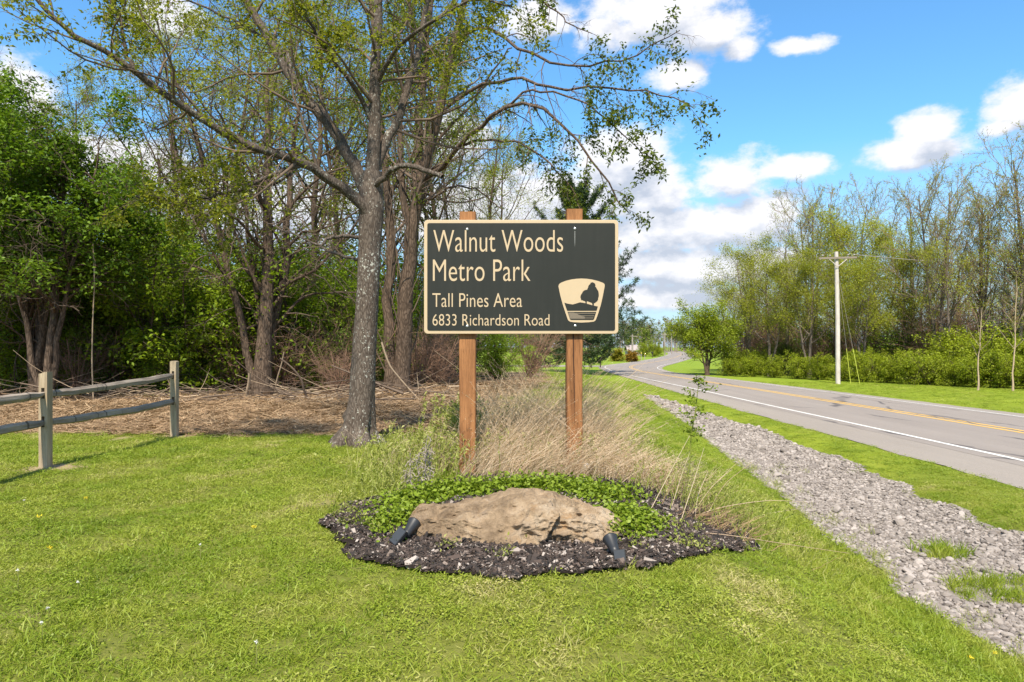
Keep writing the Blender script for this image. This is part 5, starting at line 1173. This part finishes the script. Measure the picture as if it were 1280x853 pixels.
RT = [(bareA, 1016, 64, .5, 1.08, 'tallest bare crowned tree left of and behind the utility pole'), (bareB, 1062, 66, 2.1, 1.06, 'bare tree whose crown rises directly above the utility pole'),
      (greenT, 938, 60, .8, .88, 'leaning yellow green tree behind the left end of the hedge'), (greenT, 905, 66, 3.4, .66, 'small yellow green tree just behind the round roadside tree'), (greenU, 985, 58, 1.4, .95, 'half leafed tree between the leaning one and the utility pole'),
      (greenT, 1046, 54, 4.6, .98, 'broad yellow green tree with foliage behind the top of the utility pole'), (greenT, 1096, 53, 2.6, .92, 'yellow green tree immediately right of the utility pole'),
      (bareB, 1172, 47, .2, .85, 'bare dark multi stemmed tree halfway between the pole and the right edge'), (bareA, 1140, 58, 3.0, 1.0, 'slender bare tree in the gap right of the yellow green trees'), (bareA, 1226, 48, 4.0, .88, 'upright bare tree with leafy sprouts near the right edge'),
      (bareB, 1290, 44, 1.2, .96, 'bare tree cut by the right edge of the view'), (greenU, 1250, 52, 5.2, .78, 'thinly leafed tree behind the two bare trees near the right edge'), (bareA, 1350, 42, 2.2, .9, 'bare tree just beyond the right edge of the view'),
      (bareA, 958, 72, 2.8, .72, 'thin bare tree deep behind the left end of the hedge'), (greenT, 962, 55, 2.9, .74, 'low yellow green tree in front of the leaning one, above the hedge'), (greenT, 1012, 52, 5.6, .72, 'low yellow green tree above the hedge just left of the utility pole'), (greenT, 1075, 49, 1.9, .66, 'low yellow green tree above the hedge just right of the utility pole'), (greenT, 1130, 50, 3.7, .76, 'low yellow green tree in front of the slender bare tree, above the hedge'),
      (greenU, 1190, 45, 2.4, .72, 'thinly leafed yellow green tree in front of the multi stemmed bare tree'), (greenU, 1272, 43, 4.9, .78, 'thinly leafed yellow green tree in front of the bare tree at the right edge'),
      (greenU, 1200, 60, .9, .8, 'thinly leafed tree deep behind the multi stemmed bare tree')]
for pr, px, Y, rz, s, lab in RT: place(pr, on(px, Y), rz, s, lab, 'tree')
FARR = ('bare tree deep in the woods right of the road, lost among the others', 'tree', 'trees deep in the right woods')
for i, (px, Y) in enumerate(((925, 92), (970, 95), (1010, 90), (1050, 92), (1090, 84), (1130, 80), (1170, 82), (1210, 78), (1250, 75), (1290, 72), (1340, 66), (1120, 70), (990, 78), (1270, 62))):
    place((bareB, bareA, greenU)[i % 3], on(px, Y), i * 1.7, .62 if i % 3 else .72, *FARR)
# undergrowth hedge along the far verge: (left pixel, base depth)
ORD = 'first second third fourth fifth sixth seventh eighth ninth tenth eleventh twelfth thirteenth fourteenth fifteenth'.split()
HG = ('bright green honeysuckle bush rising behind the front row of the roadside hedge', 'bush', 'bushes of the roadside hedge')
hx = np.array([912, 940, 968, 996, 1024, 1052, 1080, 1108, 1136, 1164, 1192, 1222, 1252, 1284, 1318]); hy = np.interp(hx, [912, 1000, 1050, 1100, 1200, 1320], [55.5, 50.5, 47.5, 45, 40.5, 37])
for i, (px, Y) in enumerate(zip(hx, hy)):
    place((sh_h, sh_i)[i % 2], on(px, Y), i * 1.3, np.interp(px, [912, 1100, 1320], [.62, .74, .80]) * (1 + .15 * math.sin(i * 2.3)), 'bright green honeysuckle bush, %s from the left in the front row of the roadside hedge' % ORD[i], HG[1], HG[2])
for i, px in enumerate((926, 955, 1010, 1066, 1094, 1150, 1178, 1208, 1237, 1268, 1300)):
    place((sh_i, sh_h)[i % 2], on(px, float(np.interp(px, hx, hy)) + 3.4), i * 2.1, (.80 + .45 * (px > 1160)) * (1 + .12 * math.cos(i * 1.7)), *HG)
for i, px in enumerate((930, 950, 975, 1000, 1025, 1045, 1070, 1095, 1115, 1140, 1160, 1185, 1210, 1235, 1262, 1290, 940, 990, 1035, 1085, 1130, 1185, 1235, 1290)):
    place((brush, brush, sh_d)[i % 3], on(px, float(np.interp(px, hx, hy)) + (7 if i < 16 else 16) + 2 * (i % 2)), i * 1.1, (1.35 if i < 16 else 2.0) * (1 + .2 * math.sin(i * 2.7)), 'brown understorey shrub behind the roadside hedge, merging with its neighbours', 'shrub', 'understorey shrubs behind the roadside hedge')
def sapl(px, Y, h, lab):
    g_ = np.random.default_rng(int(px)); e = empty('thin_sapling', on(px, Y)); tag(e, lab, 'sapling'); P, r = trunk_line(h, (.05, 0), .05, 12, .05, .012, g_); lv_ = grow(P[None], r[None], [dict(k=14, t0=.35, ang=38, ratio=.28, n=6, wander=.12, trop=(0, 0, .4), rr=.5, rmin=.008)], g_)
    mb_ = MB(); mb_.tubes(*lv_[0], 6); obj('trunk', mb_.mesh('trunk', M['twig_pale']), e); mb_ = MB(); mb_.tubes(*lv_[1], 3); obj('twigs', mb_.mesh('twigs', M['twig_pale']), e)
sapl(1222, 37, 4.6, 'pale thin sapling rising in front of the hedge, left of two'); sapl(1266, 36.5, 6.0, 'pale thin sapling rising in front of the hedge, nearer the right edge')

# ---- utility pole
pq = on(1047.5, 43.5); up = empty('utility_pole', pq); tag(up, 'pale wooden utility pole with a crossarm in front of the roadside hedge', 'utility pole')
M['pole'] = wood('pole_wood', (.36, .315, .28), (.60, .55, .50), False); top = W(1045, 315, 43.5).z - pq.z
mb = MB(); mb.tubes(np.array([[0, 0, -.2], [-.02, 0, top * .5], [-.11, 0, top]]), np.array([.145, .135, .115]), 14); mb.tubes(np.array([[-.11, 0, top], [-.11, 0, top + .002]]), np.array([.115, .002]), 14); obj('pole', mb.mesh('pole', M['pole']), up)
az_ = W(1046, 323, 43.5).z - pq.z; mb = MB(); mb.box((-1.3, -.215, az_ - .09), (1.1, -.145, az_ + .03)); v = mb.V[0]; v[:, 2] += (v[:, 0] > 0) * .06; obj('crossarm', mb.mesh('crossarm', plain('crossarm_wood', (.20, .165, .13), .85), False), up)
for s in (-1, 1): mb = MB(); mb.tubes(np.array([[-.11 + s * .02, -.2, az_ - .55], [-.11 + s * .55, -.25, az_ - .1]]), np.array([.025, .025]), 5); obj('brace', mb.mesh('brace', M['pole']), up)
m_ins = plain('insulator', (.30, .27, .25), .3)
for x_ in (-1.05, -.6, .55, .92): mb = MB(); zb_ = az_ + .03 + (.05 if x_ > 0 else 0); mb.tubes(np.array([[x_, -.2, zb_], [x_, -.2, zb_ + .06], [x_, -.2, zb_ + .061], [x_, -.2, zb_ + .15], [x_, -.2, zb_ + .16]]), np.array([.018, .018, .05, .055, .01]), 8); obj('insulator', mb.mesh('insulator', m_ins), up)
m_wire = plain('wire', (.30, .28, .26), .6); m_guard = plain('guy_guard', (.48, .52, .08), .5)
for dx, dy in ((.95, .3), (1.28, -.2)):
    gz = z1(pq.x + dx, pq.y + dy) - pq.z; a = np.array([-.09, 0, top - .9]); b = np.array([dx, dy, gz]); mb = MB(); mb.tubes(np.array([a, b]), np.array([.009, .009]), 4); w_ = obj('guy_wire', mb.mesh('guy_wire', m_wire), up)
    c = b + (a - b) * .30; mb = MB(); mb.tubes(np.array([b, c]), np.array([.018, .018]), 6); obj('guy_guard', mb.mesh('guy_guard', m_guard), w_)
s = np.linspace(0, 1, 14); mb = MB(); A = np.array([.92, -.2, az_ + .2]); B = np.array([46, 22, az_ + 3.2]); P = A + (B - A) * s[:, None]; P[:, 2] -= 1.0 * np.sin(pi * s); mb.tubes(P, np.full(14, .02), 4); obj('wire', mb.mesh('wire', m_wire), up)

# ---- far end of the road
M['pole_far'] = plain('pole_far', (.26, .22, .19), .9)
def far_pole(px, Y, ytop, lab):
    b = on(px, Y); e = empty('utility_pole', b); tag(e, lab, 'utility pole'); h = W(px, ytop, Y).z - b.z; mb = MB(); mb.tubes(np.array([[0, 0, -.2], [0, 0, h]]), np.array([.22, .16]), 6); obj('pole', mb.mesh('pole', M['pole_far']), e)
    mb = MB(); mb.box((-1.1, -.22, h - .7), (1.1, -.17, h - .55)); obj('crossarm', mb.mesh('crossarm', M['pole_far'], False), e)
far_pole(790.5, 150, 417, 'distant utility pole left of the far bend in the road'); far_pole(831, 200, 416, 'left one of two distant utility poles at the end of the road'); far_pole(839.5, 230, 414, 'right one of two distant utility poles at the end of the road')
def mailbox(px, Y, lab):
    b = on(px, Y); e = empty('mailbox', b); tag(e, lab, 'mailbox'); mb = MB(); mb.box((-.06, -.06, -.1), (.06, .06, 1.0)); obj('post', mb.mesh('post', plain('mailbox_post', (.10, .07, .05), .9)), e)
    a = np.linspace(0, pi, 9); pr_ = np.concatenate([[(-.13, 0)], np.stack([-.13 * np.cos(a), .13 + .13 * np.sin(a)], -1), [(.13, 0)]]); n_ = len(pr_); V_ = np.concatenate([np.stack([pr_[:, 0], np.full(n_, y_), 1.0 + pr_[:, 1]], -1) for y_ in (-.3, .3)]); Q_ = [(i, (i + 1) % n_, n_ + (i + 1) % n_, n_ + i) for i in range(n_)]
    T_ = [(0, i + 1, i) for i in range(1, n_ - 1)] + [(n_, n_ + i, n_ + i + 1) for i in range(1, n_ - 1)]; obj('box', quads('box', V_, Q_, M['black'], False, T_), e)
    mb = MB(); mb.box((.135, -.1, 1.12), (.15, -.06, 1.36)); obj('flag', mb.mesh('flag', plain('mailbox_flag', (.35, .04, .03), .5)), e)
mailbox(750.5, 77, 'dark mailbox on a post beside the road just right of the right sign post'); mailbox(815.5, 150, 'small dark mailbox far along the road by the bend')
for px, Y, h, lab, nm in ((801.5, 118, 1.5, 'thin pale roadside marker post before the far bend, left of two', 'marker_post'), (806, 122, 1.3, 'thin pale roadside marker post before the far bend, right of two', 'marker_post')):
    b = on(px, Y); e = empty(nm, b); tag(e, lab, 'marker post'); mb = MB(); mb.box((-.05, -.03, -.1), (.05, .03, h)); obj('post', mb.mesh('post', M['pole_far'], False), e); mb = MB(); mb.box((-.05, -.05, h - .3), (.05, -.034, h - .1)); obj('reflector', mb.mesh('reflector', m_yell, False), e)
sh_y = shrub(37, leafmat('leaf_gold', [(0, (.20, .20, .02)), (1, (.36, .30, .03))]), 1.6, 8, (.14, .25), 'shrub', 9); sh_o = shrub(38, leafmat('leaf_orange', [(0, (.20, .13, .02)), (1, (.38, .22, .03))]), 1.4, 10, (.16, .28), 'shrub', 9)
place(sh_y, on(772, 112), .3, 1.2, 'yellow green shrub under the pine boughs by the far lawn', 'shrub'); place(sh_o, on(790, 108), 1.3, 1.15, 'orange leaved shrub on the far lawn beside the road', 'shrub')
place(sh_h, on(806, 165), 2, 1.35, 'wide pale green shrub left of the far bend, first from the left', 'shrub'); place(sh_i, on(818, 168), 4, 1.4, 'wide pale green shrub left of the far bend, second from the left', 'shrub')
place(sh_y, on(700, 130), 2.2, 1.2, 'yellow green shrub seen far off under the sign right of the bare thicket', 'shrub'); place(sh_y, on(735, 140), 4.0, 1.0, 'yellow green shrub far off just right of the right sign post', 'shrub')
# a low house with a pinkish roof behind the shrubs
hb = on(794, 190); hs_ = empty('house', hb); hs_.scale = (.42, .7, .8); tag(hs_, 'low far house with a pinkish grey roof behind the shrubs', 'house'); mb = MB(); mb.box((-5, 0, -.3), (5, 6, 1.5)); obj('wall', mb.mesh('wall', plain('house_wall', (.30, .27, .25), .8), False), hs_)
mb = MB(); V_ = [(-5.5, -.5, 1.85), (5.5, -.5, 1.85), (5.5, 3, 3.6), (-5.5, 3, 3.6), (-5.5, 6.5, 1.85), (5.5, 6.5, 1.85)]; mb.add(V_, [(0, 1, 2, 3), (3, 2, 5, 4)]); mb.add([(x_, y_, z_ - .12) for x_, y_, z_ in V_], [(3, 2, 1, 0), (4, 5, 2, 3)]); mb.add([V_[0], V_[1], (5.5, -.5, 1.73), (-5.5, -.5, 1.73)], [(0, 3, 2, 1)]); obj('roof', mb.mesh('roof', plain('roof_pink', (.30, .25, .235), .8), False), hs_)
for x_ in (-3, 0, 3): mb = MB(); mb.box((x_ - .5, -.05, .7), (x_ + .5, .02, 1.6)); obj('window', mb.mesh('window', plain('house_glass', (.05, .06, .07), .1), False), hs_)
# ---- woods at the end of the view: one far mass of trunks, twigs and young leaves
g = np.random.default_rng(77); mb = MB(); pos = []; cl = []
fx = np.concatenate([g.uniform(-70, 150, 200), g.uniform(-40, 110, 130)]); fy = np.concatenate([g.uniform(265, 330, 200), g.uniform(330, 380, 130)]); fy = fy + np.where(fx > 60, 60, 0)
HB = g.uniform(8, 14.5, len(fx)) * np.interp(fy, [265, 380], [.85, 1.2])
Ps, Rs = zip(*[trunk_line(h, (g.normal(0, .04), 0), .06, 10, .22, .05, g) for h in HB]); Ps = np.array(Ps) + np.stack([fx, fy, zf(fx, fy)], -1)[:, None]
lv = grow(Ps, np.array(Rs), [dict(k=9, t0=.2, ang=42, ratio=.36, short=.6, n=5, wander=.15, trop=(0, 0, .3), rr=.6, rmin=.05), dict(k=5, t0=.2, ang=42, ratio=.5, n=4, wander=.18, trop=(0, 0, .1), rr=.7, rmin=.04)], g)
for q, s_ in zip(lv, (5, 3, 3)): mb.tubes(*q, s_)
tag(obj('far_woods', mb.mesh('far_woods', plain('far_bark', (.19, .15, .125), .9))), 'distant line of bare woods at the end of the road', kind='stuff')
pp = twig_points(lv[2], 6, g, .1, .35); keep = vnoise(pp, .05) > .40; pp = pp[keep]
V_, Q_ = leaf_cards(pp, g.uniform(.5, 1.0, len(pp)), .7, 0, .4, .15, g); q = vnoise(pp + 50, .035)
mi = np.clip((q - .40) * 7, 0, 2.99).astype(int)
me = quads('far_foliage', V_, Q_, None, True, mats=[leafmat('far_leaf_a', [(0, (.08, .12, .03)), (1, (.16, .20, .05))]), leafmat('far_leaf_b', [(0, (.16, .12, .07)), (1, (.27, .20, .12))]), leafmat('far_leaf_c', [(0, (.14, .19, .03)), (1, (.24, .28, .06))])], midx=mi)
tag(obj('far_foliage', me), 'young foliage of the distant woods at the end of the road', kind='stuff')

# ---- brush and fallen sticks at the edge of the left woods
g = np.random.default_rng(88); mb = MB(); n = 380
bx = np.concatenate([g.uniform(-12.5, -1.5, n)]); by = 15.2 + 2.4 * g.random(n) + .25 * np.abs(bx + 6) * 0; L_ = g.uniform(.4, 1.9, n); a = g.uniform(0, 6.28, n); hgt = np.abs(g.normal(0, .11, n)) + .02
d = np.stack([np.cos(a), np.sin(a) * .6, g.normal(.05, .16, n)], -1); p0 = np.stack([bx, by, zf(bx, by) + hgt], -1); s = np.linspace(0, 1, 5); bend = g.normal(0, .2, (n, 3)); P = p0[:, None] + d[:, None] * (L_[:, None] * s)[..., None] + bend[:, None] * (L_[:, None] * s * s)[..., None] * .6
P[..., 2] = np.maximum(P[..., 2], zf(P[..., 0], P[..., 1]) + .01); rr_ = np.exp(g.normal(math.log(.009), .5, n))
sel = g.random(n) < .32
mb.tubes(P[sel], rr_[sel][:, None] * np.linspace(1, .4, 5)[None], 4); mb2 = MB(); mb2.tubes(P[~sel], rr_[~sel][:, None] * np.linspace(1, .4, 5)[None], 4)
tag(obj('brush_sticks', mb.mesh('brush_sticks', M['twig_pale'])), 'pale cut sticks heaped along the edge of the left woods', kind='stuff'); tag(obj('brush_sticks', mb2.mesh('brush_sticks', M['twig'])), 'dark brush sticks heaped along the edge of the left woods', kind='stuff')
def stick(name, pts, Y, r0, r1, lab, mat):
    b = GP(*pts[-1]) if pts[-1][1] > 490 else Vector((0, 0, 0)); P = resample(np.array([np.array(W(px, py, Y + .12 * i)) for i, (px, py) in enumerate(pts)]), 14); o_ = P[-1].copy(); o_[2] = P[:, 2].min()
    mb = MB(); mb.tubes(P - o_, np.linspace(r0, r1, 14), 7); tag(obj(name, mb.mesh(name, mat), None, tuple(o_)), lab, 'branch')
stick('fallen_branch', [(477, 428), (486, 455), (497, 470), (510, 485), (524, 500), (530, 503)], 15.6, .022, .016, 'pale bare branch leaning from the dark twin trunk down to the ground', M['twig_pale'])
stick('fallen_branch', [(312, 466), (311, 480), (309, 492), (312, 501), (306, 504)], 15.8, .03, .055, 'short pale splintered branch stub standing left of the vine wrapped tree', M['twig_pale'])
stick('fallen_branch', [(350, 448), (365, 460), (376, 474), (380, 488), (384, 498)], 15.8, .018, .03, 'bent dark branch arching to the ground left of the large grey tree', M['twig'])
stick('fallen_branch', [(355, 440), (352, 455), (347, 472), (345, 484), (349, 492)], 16.4, .014, .02, 'thin pale vine stem hanging right of the vine wrapped tree', M['twig_pale'])
stick('fallen_branch', [(116, 305), (118, 350), (116, 400), (115, 455), (117, 503)], 15.4, .010, .017, 'slim dead stem standing upright behind the middle of the fence', M['twig_pale'])
